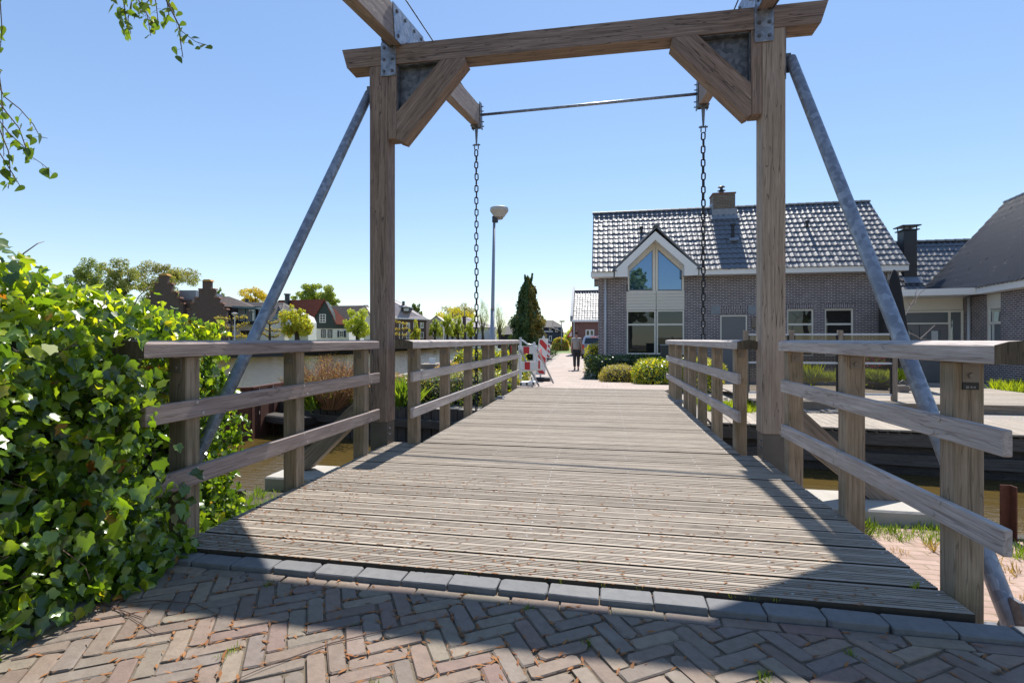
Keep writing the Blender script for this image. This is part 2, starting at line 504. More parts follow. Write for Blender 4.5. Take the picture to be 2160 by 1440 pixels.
t = NT('lawn')
co = t.n('ShaderNodeTexCoord').outputs['Object']
c = t.ramp(t.noise(co, 1.2, 8, .7), [(.3, (.06, .10, .02)), (.5, (.12, .19, .03)), (.75, (.22, .25, .06))])
t.end(t.bsdf(color=c, rough=.9))
t = NT('gravel_bed')
co = t.n('ShaderNodeTexCoord').outputs['Object']
vo = t.n('ShaderNodeTexVoronoi', {'Vector': co, 'Scale': 28.0})
c = t.mix(t.noise(co, 2.0, 5), vo.outputs['Color'], (.34, .29, .23))
c = t.mix(.85, c, (.30, .26, .215))
t.end(t.bsdf(color=c, rough=.9, normal=t.bump(vo.outputs[0], .8, .02)))

t = NT('water')
co = t.n('ShaderNodeTexCoord').outputs['Object']
n1 = t.noise(t.map(co, (.8, 2.4, 1)), 2.6, 4, .6, .5)
n2 = t.noise(t.map(co, (1.0, 1.8, 1)), 11, 3, .5)
n3 = t.noise(t.map(co, (1, 1, 1)), .12, 3, .6)
h = t.n('ShaderNodeMath', {0: n1, 1: t.n('ShaderNodeMath', {0: n2, 1: .3}, operation='MULTIPLY').outputs[0]}, operation='ADD').outputs[0]
c = t.mix(n3, (.085, .056, .014), (.11, .075, .022))
t.end(t.bsdf(color=c, rough=.05, ior=1.42, spec=.5, normal=t.bump(h, .34, .10)))
# ================================================================ BRIDGE
def plank_mesh(mb, x0, x1, y0, w, z=0.0, th=.045):
    pat = [20, -8, 8, -7, 8, -7, 8, -8, 24, -8, 8, -7, 8, -7, 8, -8, 20]
    tot = sum(abs(p) for p in pat)
    pts = []
    y = 0
    dz = random.uniform(-.0015, .0015)
    for p in pat:
        ww = abs(p) / tot * w
        if p > 0:
            pts += [(y, 0), (y + ww, 0)]
        else:
            pts += [(y + ww * .05, -.0075), (y + ww * .95, -.0075)]
        y += ww
    sec = [(a, b + z + dz) for a, b in pts] + [(w, z - th), (0, z - th)]
    n = len(sec)
    xa, xb = x0 + random.uniform(-.006, .006), x1 + random.uniform(-.006, .006)
    off = V((random.uniform(0, 90), random.uniform(0, 90), random.uniform(0, 90)))
    sk = random.uniform(-.0015, .0015)
    vs = [(xa, y0 + a, b) for a, b in sec] + [(xb, y0 + a + sk, b) for a, b in sec]
    gs = [off + V((0, a, b)) for a, b in sec] + [off + V((xb - xa, a, b)) for a, b in sec]
    fs = [(i, (i + 1) % n, n + (i + 1) % n, n + i) for i in range(n)] + [tuple(range(n))[::-1], tuple(range(n, 2 * n))]
    mb.add(vs, fs, gs)
    k = len(mb.m) - len(fs)
    for i in range(n):
        if abs(sec[i][1] - sec[(i + 1) % n][1]) < 1e-6 and sec[i][1] < z + dz - .001 and i < n - 3 or i >= n - 3: mb.m[k + i] = 1  # dirt in groove bottoms; plank edges painted dark as gap shade

def deck(label, x0, x1, y0, y1, screws_x, base_name='bridge_deck', pitch=.198):
    t = thing(base_name, label, 'bridge deck', ((x0 + x1) / 2, (y0 + y1) / 2, -.3))
    mb = MB(); sc = MB()
    n = round((y1 - y0) / pitch)
    pw = (y1 - y0) / n
    for i in range(n):
        plank_mesh(mb, x0, x1, y0 + i * pw + .009, pw - .019)
        for sx in screws_x:
            for q in (.26, .74):
                sc.lathe([(.006, -.002), (.006, .0012), (.004, .0020)], (sx + random.uniform(-.006, .006), y0 + (i + q) * pw, -.0005), 8)
    mb.build('planks', [M['deck_wood'], M['groove_dirt_shade']], t)
    tag(sc.build('screws', M['screw_white'], t, smooth=False), kind='stuff')
    b = MB()
    for x in (x0 + .06, (x0 + x1) / 2 - .6, (x0 + x1) / 2 + .6, x1 - .06):
        b.box(x - .04, x + .04, y0 + .01, y1 - .01, -.28, -.0465, 'y')
    b.build('girders', M['old_timber'], t)
    return t
deck('nearest grooved plank deck, fixed ramp in front of the gate posts', -2.155, 1.40, 2.20, 4.865, [-2.05, -.99, -.40, .19, .775, 1.36])
lift = deck('middle section of grooved plank deck between the two chains, beyond the gate', -1.83, 1.235, 4.90, 8.36, [-1.72, -.75, .25, 1.13])
deck('farthest section of plank deck, meeting the brick street', -1.84, 1.245, 8.40, 10.95, [-1.72, -.75, .25, 1.13])
for p in ((1052, 841), (1431, 849)):
    q = AZ(*p, 0)
    m = MB(); m.box(q.x - .09, q.x + .09, q.y - .05, q.y + .05, .002, .012, 'x'); m.box(q.x - .03, q.x + .07, q.y - .02, q.y + .02, .012, .05, 'x')
    m.tube([(q.x - .03, q.y, .035), (q.x + .12, q.y, .035)], .010)
    m.build('latch', M['galvanised'], lift, bevel=.002)

def railing(label, s, xin, ys, y0, y1, m0, m1, idplate=None, mat='rail_wood', leglow=-.3):
    t = thing('bridge_railing', label, 'railing', (xin, (y0 + y1) / 2, -.3), 'timber railings along both sides of the bridge')
    W = lambda a, b: (min(xin + s * a, xin + s * b), max(xin + s * a, xin + s * b))
    def bar(name, ya, yb, za, zb, a, b, crown=False):
        m = MB()
        xa, xb = W(a, b)
        if crown:
            xm = (xa + xb) / 2
            sec = [(xa, za), (xa, zb - .016), ((xa + xm) / 2, zb - .003), (xm, zb), ((xb + xm) / 2, zb - .003), (xb, zb - .016), (xb, za)]
            n = len(sec)
            off = V((random.uniform(0, 90), random.uniform(0, 90), random.uniform(0, 90)))
            vs, gs = [], []
            for yy in (ya, yb):
                for x, z in sec:
                    vs.append((x, yy, z)); gs.append(off + V((yy, x, z)))
            m.add(vs, [(i, n + i, n + (i + 1) % n, (i + 1) % n) for i in range(n)], gs, 0)
            m.add([vs[i] for i in range(n)] + [vs[n + i] for i in range(n)], [tuple(range(n)), tuple(range(2 * n - 1, n - 1, -1))],
                  [(v[2] * 3, v[0], v[1]) for v in vs], 1)
        else:
            m.box(xa, xb, ya, yb, za, zb, 'y')
        m.build(name, [M[mat], M['end_grain']], t, bevel=.004)
    def rail_pieces(name, za, zb):
        bar(name, m0, m1, za, zb, -.033, -.001)
    bar('top_rail', y0, y1, .962, 1.046, -.045, .135, True)
    rail_pieces('middle_rail', .640, .735)
    rail_pieces('bottom_rail', .292, .388)
    for i, y in enumerate(ys):
        xa, xb = W(0, .108)
        m = MB(); m.box(xa, xb, y, y + .095, leglow, .9615, 'z')
        p = m.build('post', M['post_wood'], t, bevel=.006)
        xc = (xa + xb) / 2
        m = MB()
        m.box(xc - .028, xc + .030, y - .007, y - .001, .878, .956, 'z')
        m.box(xc - .028, xc + .030, y - .0500, y - .0072, .954, .9605, 'x')
        m.tube([(xc, y - .0072, .905), (xc, y - .017, .905)], .011, 12)
        m.build('bracket', M['bracket_steel'], p, bevel=.001)
        if idplate == i:
            m = MB(); m.box(xc - .028, xc + .030, y - .0055, y - .001, .848, .8765, 'x')
            pl = m.build('number_plate', M['black_plastic'], p)
            cu = bpy.data.curves.new('lettering', 'FONT'); cu.body = 'ID 914'; cu.size = .0125; cu.align_x = 'CENTER'; cu.extrude = .0004
            f = bpy.data.objects.new('lettering', cu); COL.objects.link(f)
            f.rotation_euler = (pi / 2, 0, 0)
            f.location = V((xc, y - .0062, .8535)) - V(t.location)
            cu.materials.append(M['lamp_body'])
            dg = bpy.context.evaluated_depsgraph_get()
            me_ = bpy.data.meshes.new_from_object(f.evaluated_get(dg)); loc_ = f.location.copy()
            bpy.data.objects.remove(f); f = bpy.data.objects.new('lettering', me_); COL.objects.link(f)
            f.rotation_euler = (pi / 2, 0, 0); f.location = loc_; f.parent = pl
        # screws on the rails
    for y in ys:
        for z in (.375, .315, .72, .66):
            yy = y + (.035 if z in (.375, .72) else .075)
            x = xin - s * .034
            if m0 < yy < m1: sc = MB(); sc.tube([(x, yy, z), (x - s * .0025, yy, z)], .009, 10); sc.build('screw', M['rail_pale'], t)
    return t
railing('brown timber railing beside the ivy hedge, in front of the gate', -1, -2.13, [2.265, 3.225, 4.24], 1.98, 4.46, 2.0, 4.5, leglow=-.40)
railing('pale weathered timber railing with a small black number plate on its front post', 1, 1.405, [2.33, 3.265, 4.19], 2.05, 4.27, 2.03, 4.26, idplate=0, leglow=-.40, mat='rail_pale')
railing('pale railing on the river side of the middle deck, just beyond the gate', -1, -1.835, [4.80, 5.81, 6.87, 7.96], 4.56, 8.20, 4.60, 8.20, mat='rail_pale')
railing('pale railing on the house side of the middle deck, just beyond the gate', 1, 1.24, [5.10, 6.08, 6.95, 7.72], 4.84, 8.03, 4.88, 8.03, mat='rail_pale')
railing('farthest timber railing ending beside the red and white barrier', -1, -1.845, [8.42, 9.59, 10.72], 8.22, 10.9, 8.22, 10.9, mat='rail_pale')
railing('farthest timber railing ending at the white-speckled golden shrub', 1, 1.25, [8.20, 9.15, 10.02], 8.05, 10.25, 8.05, 10.25, mat='rail_pale')

# ---------------------------------------------------------------- gate
GY0, GY1 = 4.70, 4.885
gate = thing('bridge_gate', 'tall timber gate frame of the drawbridge with braced crossbeam and slanting steel tubes', 'bridge gate', (-.35, 4.79, -.42))
def zu(x): return 3.786 + (x + 2.6) / 4.5 * -.030
m = MB()
m.prism([(-2.545, GY0, zu(-2.545)), (1.835, GY0, zu(1.835)), (1.895, GY0, zu(1.895) + .192), (-2.60, GY0, zu(-2.6) + .192)], (0, GY1 - GY0, 0))
m.build('crossbeam', M['gate_wood'], gate, bevel=.006)
for s, xa, xb in ((-1, -2.302, -2.108), (1, 1.367, 1.556)):
    m = MB(); m.box(xa, xb, GY0 + .002, GY1 - .002, .226, zu(xa) - .002, 'z')
    post = m.build('gate_post', M['gate_wood' if s < 0 else 'post_pale'], gate, bevel=.006)
    m = MB(); m.box(xa + .006, xb - .006, GY0 + .007, GY1 - .007, -.305, .2255, 'z')
    sh = m.build('steel_shoe', M['shoe_steel'], gate, bevel=.004)
    xi = xb - .006 if s < 0 else xa + .006
    for z in (.16, -.02, .10):
        m = MB(); m.tube([(xi, GY0 + .05 + (z < .05) * .08, z), (xi - s * .012, GY0 + .05 + (z < .05) * .08, z)], .009, 8); m.build('bolt', M['galvanised'], sh)
    # block with knee brace
    if s < 0:
        m = MB(); m.box(-2.107, -2.018, GY0 + .001, GY1 - .03, 3.045, zu(-2.05) - .002, 'z'); m.build('corbel', M['gate_wood'], gate, bevel=.006)
        pl = [(-2.017, 3.30), (-2.017, 3.035), (-1.945, 3.006), (-1.30, 3.735), (-1.315, zu(-1.3) - .002), (-1.56, zu(-1.5) - .002)]
        gus = [(-2.015, zu(-2) - .003), (-2.015, 3.28), (-1.54, zu(-1.5) - .003)]; gx = -2.015; bx0, bx1, bz0, bz1 = -2.178, -2.022, 3.665, 3.998
        tx = -1.54
    else:
        m = MB(); m.box(1.277, 1.366, GY0 + .001, GY1 - .03, 3.02, zu(1.3) - .002, 'z'); m.build('corbel', M['gate_wood'], gate, bevel=.006)
        pl = [(1.276, 3.29), (1.276, 3.02), (1.235, 3.000), (.600, 3.70), (.615, zu(.6) - .002), (.83, zu(.8) - .002)]
        gus = [(1.275, zu(1.2) - .003), (1.275, 3.27), (.81, zu(.8) - .003)]; gx = 1.275; bx0, bx1, bz0, bz1 = 1.303, 1.457, 3.640, 3.974
        tx = .81
    m = MB()
    a, b = V((pl[2][0], GY0, pl[2][1])), V((pl[3][0], GY0, pl[3][1]))
    m.prism([(x, GY0 + .001, z) for x, z in pl], (0, .150, 0))
    # run the grain along the brace
    dr = (b - a).normalized()
    m.g = [(V(p).dot(dr), V(p).dot(V((-dr.z, 0, dr.x))), p[1]) for p in m.v]
    m.build('knee_brace', M['gate_wood'], gate, bevel=.006)
    m = MB()
    m.prism([(x, GY0 + .085, z) for x, z in gus], (0, .006, 0))
    m.box(min(gx, gx - s * .008), max(gx, gx - s * .008), GY0 + .02, GY0 + .15, 3.27, gus[0][1] - .01, 'z')
    m.box(min(gx - s * .009, tx), max(gx - s * .009, tx), GY0 + .02, GY0 + .15, gus[0][1] - .009, gus[0][1], 'x')
    m.build('gusset_plate', M['galv_dark'], gate)
    m = MB(); m.box(bx0, bx1, GY0 - .012, GY0 - .002, bz0, bz1, 'z'); bp = m.build('strap_plate', M['galvanised'], gate, bevel=.003)
    for x in (bx0 + .035, bx1 - .035):
        for z in (bz0 + .05, bz0 + .165, bz1 - .05):
            m = MB(); m.tube([(x, GY0 - .012, z), (x, GY0 - .024, z)], [.017, .013], 10); m.build('bolt', M['bolt_steel'], bp)
    # pivot fork above the beam
    xc = (bx0 + bx1) / 2
    m = MB()
    for dx in (-.072, .060): m.prism([(xc + dx, GY0 - .012, bz1 - .01), (xc + dx, GY1 + .01, bz1 - .01), (xc + dx, GY1 - .04, bz1 + .17), (xc + dx, GY0 + .03, bz1 + .17)], (.012, 0, 0))
    m.tube([(xc - .10, GY0 + .09, bz1 + .12), (xc + .10, GY0 + .09, bz1 + .12)], .022, 12)
    m.build('pivot_fork', M['galvanised'], gate, bevel=.002)
    # stay tube
    if s > 0:
        top, foot = AX(1668, 125, 1.628), AZ(2150, 1352, -.42); px = 1.5575
    else:
        top, foot = AX(779, 198, -2.372), AZ(314, 1178, -.42); px = -2.3035
    m = MB(); m.tube([top, foot], .045, 20); m.build('stay_tube', M['galvanised'], gate, smooth=False)
    m = MB(); m.box(min(px, px + s * .012), max(px, px + s * .012), GY0 + .03, GY1 - .03, top.z - .2, top.z + .22, 'z')
    m.box(min(px + s * .012, px + s * .07), max(px + s * .012, px + s * .07), GY0 + .085, GY0 + .097, top.z - .12, top.z + .05, 'z')
    for dz in (-.15, .17): m.tube([(px + s * .012, GY0 + .09, top.z + dz), (px + s * .028, GY0 + .09, top.z + dz)], .014, 8)
    m.build('stay_bracket', M['galv_dark'], gate)
    m = MB()
    m.box(foot.x - .13, foot.x + .13, foot.y - .13, foot.y + .13, -.416, -.400, 'x')
    m.prism([(foot.x - s * .01 - .012, foot.y - .11, -.3995), (foot.x - s * .01 - .012, foot.y + .11, -.3995), (foot.x - s * .01 - .012, foot.y + .03, -.22), (foot.x - s * .01 - .012, foot.y - .03, -.22)], (.02, 0, 0))
    m.build('foot_plate', M['galv_dark'], gate)
for pts in ([(1657, 831), (1908, 1060), (1842, 1057), (1657, 912)], [(779, 815), (604, 990), (650, 990), (779, 861)]):
    m = MB()
    P = [AY(x, y, 4.73) for x, y in pts]
    m.prism(P, (0, .13, 0))
    dr = (P[1] - P[0]).normalized()
    m.g = [(V(p).dot(dr), V(p).dot(V((-dr.z, 0, dr.x))), p[1]) for p in m.v]
    m.build('raking_strut', M['fence_wood'], gate, bevel=.006)

# ---------------------------------------------------------------- balance frame above the gate
bal = thing('balance_frame', 'pair of tilted timber balance beams with steel straps, pivoting above the bridge gate', 'balance beams', (-.33, 4.79, 3.9))
SL = .157
def ztop(y): return 4.39 + SL * (y - 5.38)
ends = {}
for s, x1, yf, x0 in ((-1, -1.985, 7.80, -2.075), (1, 1.385, 7.48, 1.385)):
    p1, p0 = V((x1, yf, ztop(yf) - .16 - (.05 if s > 0 else 0))), V((x0, 1.55, ztop(1.55) - .16))
    if s > 0: p0.z -= .03
    m = MB(); m.beam(p0, p1, .125, .315); beam = m.build('balance_beam', M['rail_wood'], bal, bevel=.006)
    d = (p1 - p0).normalized(); side = V((d.y, -d.x, 0)).normalized(); up = side.cross(d)
    if up.z < 0: up = -up
    ends[s] = (p1, d, side, up)
    for sd in (-1, 1):
        m = MB()
        c = p0 + d * (4.55 - 1.55) + side * sd * .069
        m.frame(c - up * .165 - side * .004, d * .80, up * .33, side * .008)
        m.frame(c + d * .18 - up * .30 - side * .004, d * .24, up * .134, side * .008)
        pl = m.build('strap_plate', M['galvanised'], beam, bevel=.002)
        for a in (.08, .28, .52, .72):
            for b in (-.11, .11):
                q = c + d * a + up * b
                m = MB(); m.tube([q, q + side * sd * .018], .016, 8); m.build('bolt', M['bolt_steel'], pl)
    # head plates at the chain end
    m = MB()
    for sd in (-1, 1): m.frame(p1 - d * .07 + side * (sd * .072 - .005) - up * .20, d * .13, up * .40, side * .010)
    m.frame(p1 + d * .001 - side * .066 - up * .19, d * .012, side * .132, up * .38)
    m.frame(p1 - d * .16 - side * .07 - up * .178, d * .16, side * .14, up * .018)
    for z in (-.15, -.08, .08, .15):
        q = p1 + d * .03 + side * (-s * .078) + up * z
        m.tube([q, q + side * (-s) * .03], .009, 8)
    m.build('head_plate', M['galv_dark'], beam)
a, b = ends[-1][0], ends[1][0]
m = MB(); m.tube([(a.x + .08, a.y, a.z + .02), (b.x - .08, b.y, b.z + .02)], .021, 12); m.build('tie_rod', M['galvanised'], bal, smooth=True)
m = MB(); m.box(-2.0, 1.31, 1.62, 1.94, ztop(1.8) - .31, ztop(1.8) - .03, 'x'); m.build('counterweight_beam', M['gate_wood'], bal, bevel=.006)
for s in (-1, 1):
    p1, d, side, up = ends[s]
    m = MB()
    A = p1 - d * .16 + up * .165; B = V((p1.x + (0 if s > 0 else -.02), 4.95, ztop(4.95) + .235)); Cc = V((p1.x, 1.7, ztop(1.7) + .30))
    m.tube([A, B, Cc], .0075, 6)
    q = A + (B - A).normalized() * .18
    m.tube([A, A + (q - A) * .5, q], [.02, .026, .014], 8)
    m.tube([Cc, V((p1.x, 1.7, ztop(1.7)))], .02, 6)
    m.build('stay_cable', M['chain_steel'], bal)

# ---------------------------------------------------------------- chains
def chain(label, x, y, ztop_, zbot):
    t = thing('lifting_chain', label, 'chain', (x, y, zbot), group='chains hanging from the balance beams')
    m = MB(); m.tube([(x, y, ztop_ + .02), (x, y, ztop_ - .30)], [.030, .012], 8)
    for dx in (-.03, .03): m.tube([(x + dx, y, ztop_ - .28), (x + dx, y, ztop_ - .37)], .009, 6)
    m.tube([(x - .06, y, ztop_ - .30), (x + .06, y, ztop_ - .30)], .012, 8)
    m.build('shackle', M['galv_dark'], t)
    m = MB()
    L, Wd, r = .082, .024, .0105
    pts = [V((Wd * cos(a), 0, L / 2 - Wd / 2 + Wd * sin(a) * 1.0)) for a in np.linspace(0, pi, 7)] + \
          [V((Wd * cos(a), 0, -(L / 2 - Wd / 2) + Wd * sin(a))) for a in np.linspace(pi, 2 * pi, 7)]
    pts.append(pts[0])
    m.tube(pts, r, 6, cap=False)
    link = m.build('link', M['chain_steel'], t, base=(0, 0, 0), smooth=True)
    n = int((ztop_ - .36 - zbot) / .094)
    for i in range(n):
        o = link if i == 0 else link.copy()
        if i: COL.objects.link(o); o.parent = t
        o.location = (random.uniform(-.003, .003), 0, ztop_ - .38 - .047 - i * .094 - zbot)
        o.rotation_euler = (0, random.uniform(-.04, .04), (0 if i % 2 == 0 else pi / 2) + .25 * sin(i * .12))
    return t
pL, pR = ends[-1][0], ends[1][0]
chain('left dark steel chain, hanging beside the tall street lamp', pL.x + .01, pL.y - .06, pL.z - .18, -.12)
chain('right dark steel chain, hanging in front of the house with the pointed dormer', pR.x, pR.y - .06, pR.z - .18, -.12)

# ---------------------------------------------------------------- concrete sill
t_ = thing('concrete_sill', 'long pale concrete sill under the gate posts at the water side', 'foundation', (-.3, 4.7, -1.2))
m = MB(); m.box(-3.30, 2.62, 4.45, 4.98, -1.3, -.306, 'x'); m.build('block', M['concrete'], t_, bevel=.015)
# ================================================================ GROUND AND WATER
def struct(name, mb, mat, **k):
    return tag(mb.build(name, mat, **k), kind='structure')
def landmass(name, pts, z, mat, side, depth=2.0):
    m = MB(); m.prism([(p[0], p[1], z) for p in pts], (0, 0, -depth), 0, 1)
    return struct(name, m, [mat, side], base=(0, 0, z))
m = MB(); m.poly([(-900, -60, -1.0), (900, -60, -1.0), (900, 1500, -1.0), (-900, 1500, -1.0)]); struct('water', m, M['water'])
m = MB(); m.poly([(-900, -60, -2.4), (900, -60, -2.4), (900, 1500, -2.4), (-900, 1500, -2.4)]); struct('river_bed', m, M['earth'])
landmass('ground', [(-40, -60), (40, -60), (40, 2.11), (1.62, 2.10), (1.42, 2.19), (-2.25, 2.19), (-3.3, 2.4), (-40, 2.4)], -.0425, M['sand'], M['concrete'])
landmass('bank', [(-40, 2.0), (40, 2.0), (40, 4.1), (2.70, 4.44), (-3.2, 4.44), (-4.2, 4.1), (-40, 3.4)], -.425, M['earth'], M['old_timber'])

# herringbone paving, every stone modelled
def paver(mb, cx, cy, ang, L, W, z, h=.05, jit=.0034, ch=.003):
    ca, sa = cos(ang), sin(ang)
    hz = random.uniform(-.003, .003)
    tx, ty = random.uniform(-.02, .02), random.uniform(-.05, .05)
    def pt(u, v, zz, j=True):
        if j: u += random.uniform(-jit, jit); v += random.uniform(-jit, jit)
        return (cx + u * ca - v * sa, cy + u * sa + v * ca, z + zz + hz + u * tx * .5 + v * ty * .5)
    a, b = L / 2, W / 2
    # ring with clipped corners
    c = .004 + random.random() ** 3 * .016
    R = [(-a + c, -b), (a - c, -b), (a, -b + c), (a, b - c), (a - c, b), (-a + c, b), (-a, b - c), (-a, -b + c)]
    top = [pt(u * (1 - ch / a), v * (1 - ch / b * 1.3), 0) for u, v in R]
    mid = [pt(u, v, -.0042) for u, v in R]
    bot = [(p[0], p[1], z - h) for p in mid]
    n = 8
    mb.add(top + mid + bot, [tuple(range(n))] + [(i, n + i, n + (i + 1) % n, (i + 1) % n) for i in range(n)]
           + [(n + i, 2 * n + i, 2 * n + (i + 1) % n, n + (i + 1) % n) for i in range(n)])
JOINTS = []
m = MB()
n_, w_ = 3, .0665
L_ = n_ * w_
A_ = radians(32)
ca, sa = cos(A_), sin(A_)
LEFT = lambda y: -2.06 + (2.1 - y) * .085
for iy in range(-70, 90):
    for ix in range(-90, 90):
        k = (ix - iy) % (2 * n_)
        if k == 0: u, v, an = (ix + n_ / 2) * w_, (iy + .5) * w_, A_
        elif k == 2 * n_ - 1: u, v, an = (ix + .5) * w_, (iy + n_ / 2) * w_, A_ + pi / 2
        else: continue
        # gentle drift so that the courses are not ruler straight
        x, y = u * ca - v * sa, u * sa + v * ca
        x += .012 * sin(y * 2.1 + 1) + .008 * sin(x * 1.7); y += .010 * sin(x * 2.3)
        if not (-2.3 < x < 4.2 and -.6 < y < 2.12): continue
        if x < LEFT(y) - .08: continue
        paver(m, x, y, an + random.uniform(-.02, .02), L_ - .0065 + random.uniform(-.006, .002), w_ - .005 + random.uniform(-.004, .001), -.035 - max(0, 1.2 - y) * .004)
        JOINTS.append((x, y, an))
struct('brick_paving', m, M['paver'], clip=[((0, 2.018, 0), (.012, 1, 0)), ((LEFT(1.5) + .012, 1.5, 0), (-1, -.085, 0))])
m = MB()
# trim row along the kerb and along the left edge
kerbY = lambda x: 2.137 - max(0, x) * .014
x = -2.05
while x < 4.0:
    L = .205 + random.uniform(-.006, .012)
    paver(m, x + L / 2, kerbY(x) - .080, random.uniform(-.02, .02), L - .008, .064, -.034)
    x += L
y = 2.02
while y > .2:
    paver(m, LEFT(y - .1) - .012, y - .1, pi / 2 + .07, .198, .066, -.036); y -= .206
struct('brick_border', m, M['paver'])
m = MB()
x = -2.16
while x < 3.6:
    L = .212 + random.uniform(-.003, .008)
    paver(m, x + L / 2, kerbY(x) + .006, -.012 + random.uniform(-.008, .008), L - .005, .100, -.012 + random.uniform(-.002, .002), h=.08, jit=.0012)
    x += L
struct('kerb', m, M['kerb_stone'])
m = MB()
y = 2.22
while y > -.5:
    L = .5
    paver(m, LEFT(y - L / 2) - .125, y - L / 2, pi / 2 + .085, L - .006, .15, -.026, h=.1, jit=.002)
    y -= L
struct('side_kerb', m, M['kerb_stone'])

# lower brick path on the right bank
m = MB(); m.poly([(1.52, 2.16, -.418), (9, 2.16, -.418), (9, 3.95, -.418), (3.3, 4.15, -.418), (2.66, 4.40, -.418), (1.45, 4.43, -.418)]); struct('path', m, M['path_brick'])
m = MB()
m.box(2.66, 9.0, 4.26, 4.33, -1.2, -.40, 'x')
tag(m.build('bank_edging', M['old_timber'], bevel=.008), 'dark timber edging board behind the short rusty steel post', 'edging')
m = MB(); m.box(-9.5, -3.32, 4.16, 4.23, -1.2, -.36, 'x')
tag(m.build('bank_edging', M['old_timber'], bevel=.008), 'dark timber edging board between the ivy hedge and the concrete sill', 'edging')

# far bank with street
P2 = lambda px, py, z: (AZ(px, py, z).x, AZ(px, py, z).y)
shore = [(-30, 15.0), (-13.5, 11.6), (-9.0, 10.45), (-1.9, 9.35), (1.30, 8.95), (2.0, 8.85), (6.2, 8.45), (40, 5.6), (300, 5), (300, 1100)]
west = [P2(1240, 727, -.36), P2(1196, 733.5, -.36), P2(1160, 737.5, -.36), P2(1100, 741, -.36), P2(1000, 750, -.36), P2(915, 766, -.36), P2(860, 786, -.36), P2(760, 806, -.36), P2(640, 826, -.36)]
landmass('far_bank', [p for p in shore] + [(60, 300)] + west, -.36, M['gravel_bed'], M['old_timber'])
m = MB()
SZ = lambda y: -.012 - min(1, max(0, (y - 10.95) / 7)) * .335
rows = []
for y in (10.95, 11.5, 12.5, 14, 16, 18.5, 22, 27, 34, 42, 52):
    xl = np.interp(y, [10.95, 12.5, 16, 23, 34, 52], [-1.86, -2.25, -2.5, -2.75, -3.3, -4.2])
    xr = np.interp(y, [10.95, 12.5, 14, 16, 18.5, 22, 34, 52], [1.30, 1.7, 1.75, .7, -.4, -.45, 1.5, 2.0])
    rows.append([(xl, y, SZ(y) - .30), (xl + .02, y, SZ(y)), (xr, y, SZ(y)), (xr + .02, y, SZ(y) - .30)])
for a, b in zip(rows, rows[1:]):
    for i in range(3): m.poly([a[i], a[i + 1], b[i + 1], b[i]])
m.poly([rows[0][0], rows[0][3], rows[0][2], rows[0][1]])
struct('street', m, M['street_brick'])
m = MB(); m.poly([(-4.2, 52, -.351), (-9.5, 58, -.351), (-7.5, 85, -.351), (2, 85, -.351), (2, 52, -.351)]); struct('lawn', m, M['lawn'])
m = MB(); m.poly([(-2.75, 16, -.352), (-4.0, 42, -.352), (-7.6, 45, -.352), (-9.5, 30, -.352), (-7, 14, -.352), (-2.3, 11.3, -.352)]); struct('garden_soil', m, M['earth'])

# land across the river
fs = [P2(x, y, -.9) for x, y in ((200, 768), (380, 757), (490, 752), (640, 747.5), (730, 743), (840, 737), (930, 731.5), (1060, 727), (1140, 724.5), (1260, 722))]
landmass('far_shore', [(-700, 60)] + [(-110, 40)] + fs + [(700, 420), (800, 1400), (-800, 1400)][0:3], -.32, M['lawn'], M['old_timber'])
m = MB()
for a, b in zip(fs, fs[1:]):
    a, b = V((a[0], a[1], 0)), V((b[0], b[1], 0))
    d = (b - a).normalized(); nrm = V((-d.y, d.x, 0))
    if nrm.y < 0: nrm = -nrm
    m.prism([a + V((0, 0, -.31)), b + V((0, 0, -.31)), b + nrm * 3.0 + V((0, 0, -.12)), a + nrm * 3.0 + V((0, 0, -.12))], (0, 0, -.1))
struct('river_bank', m, M['quay_stone'])

# timber bank walls of the far side
def bankwall(name, label, a, b, ztop_, zbot, pw=.19, beam_z=None, jag=.02):
    a, b = V(a + (0,)), V(b + (0,))
    t = thing(name, label, 'retaining wall', ((a.x + b.x) / 2, (a.y + b.y) / 2, -1.0))
    d = (b - a); L = d.length; d.normalize(); nrm = V((d.y, -d.x, 0))
    if nrm.y > 0: nrm = -nrm
    m = MB(); s = 0
    while s < L:
        h = ztop_ + random.uniform(-jag, jag)
        m.frame(a + d * s + V((0, 0, zbot)), V((0, 0, h - zbot)), d * (pw - .012), nrm * (.05 + random.uniform(0, .02)))
        s += pw
    m.build('piles', M['old_timber'], t, bevel=.006)
    m = MB()
    for bz in (beam_z or []):
        m.frame(a + nrm * .075 + V((0, 0, bz)), d * L, V((0, 0, .16)), nrm * .12)
    if beam_z: m.build('waling', M['old_timber'], t, bevel=.01)
    return t
bankwall('bank_wall', 'dark timber piling holding the far bank beside the left railing', (-6.3, 9.95), (-1.92, 9.25), -.30, -1.2, beam_z=[-.68])
w = bankwall('bank_wall', 'broken timber piling strewn with dead leaves below the brown bush', (-9.6, 10.9), (-6.35, 9.98), -.42, -1.2, beam_z=[], jag=.10)
m = MB(); m.beam((-9.2, 10.35, -.60), (-6.0, 9.55, -.66), .42, .17); m.build('sleeper', M['old_timber'], w, bevel=.03)
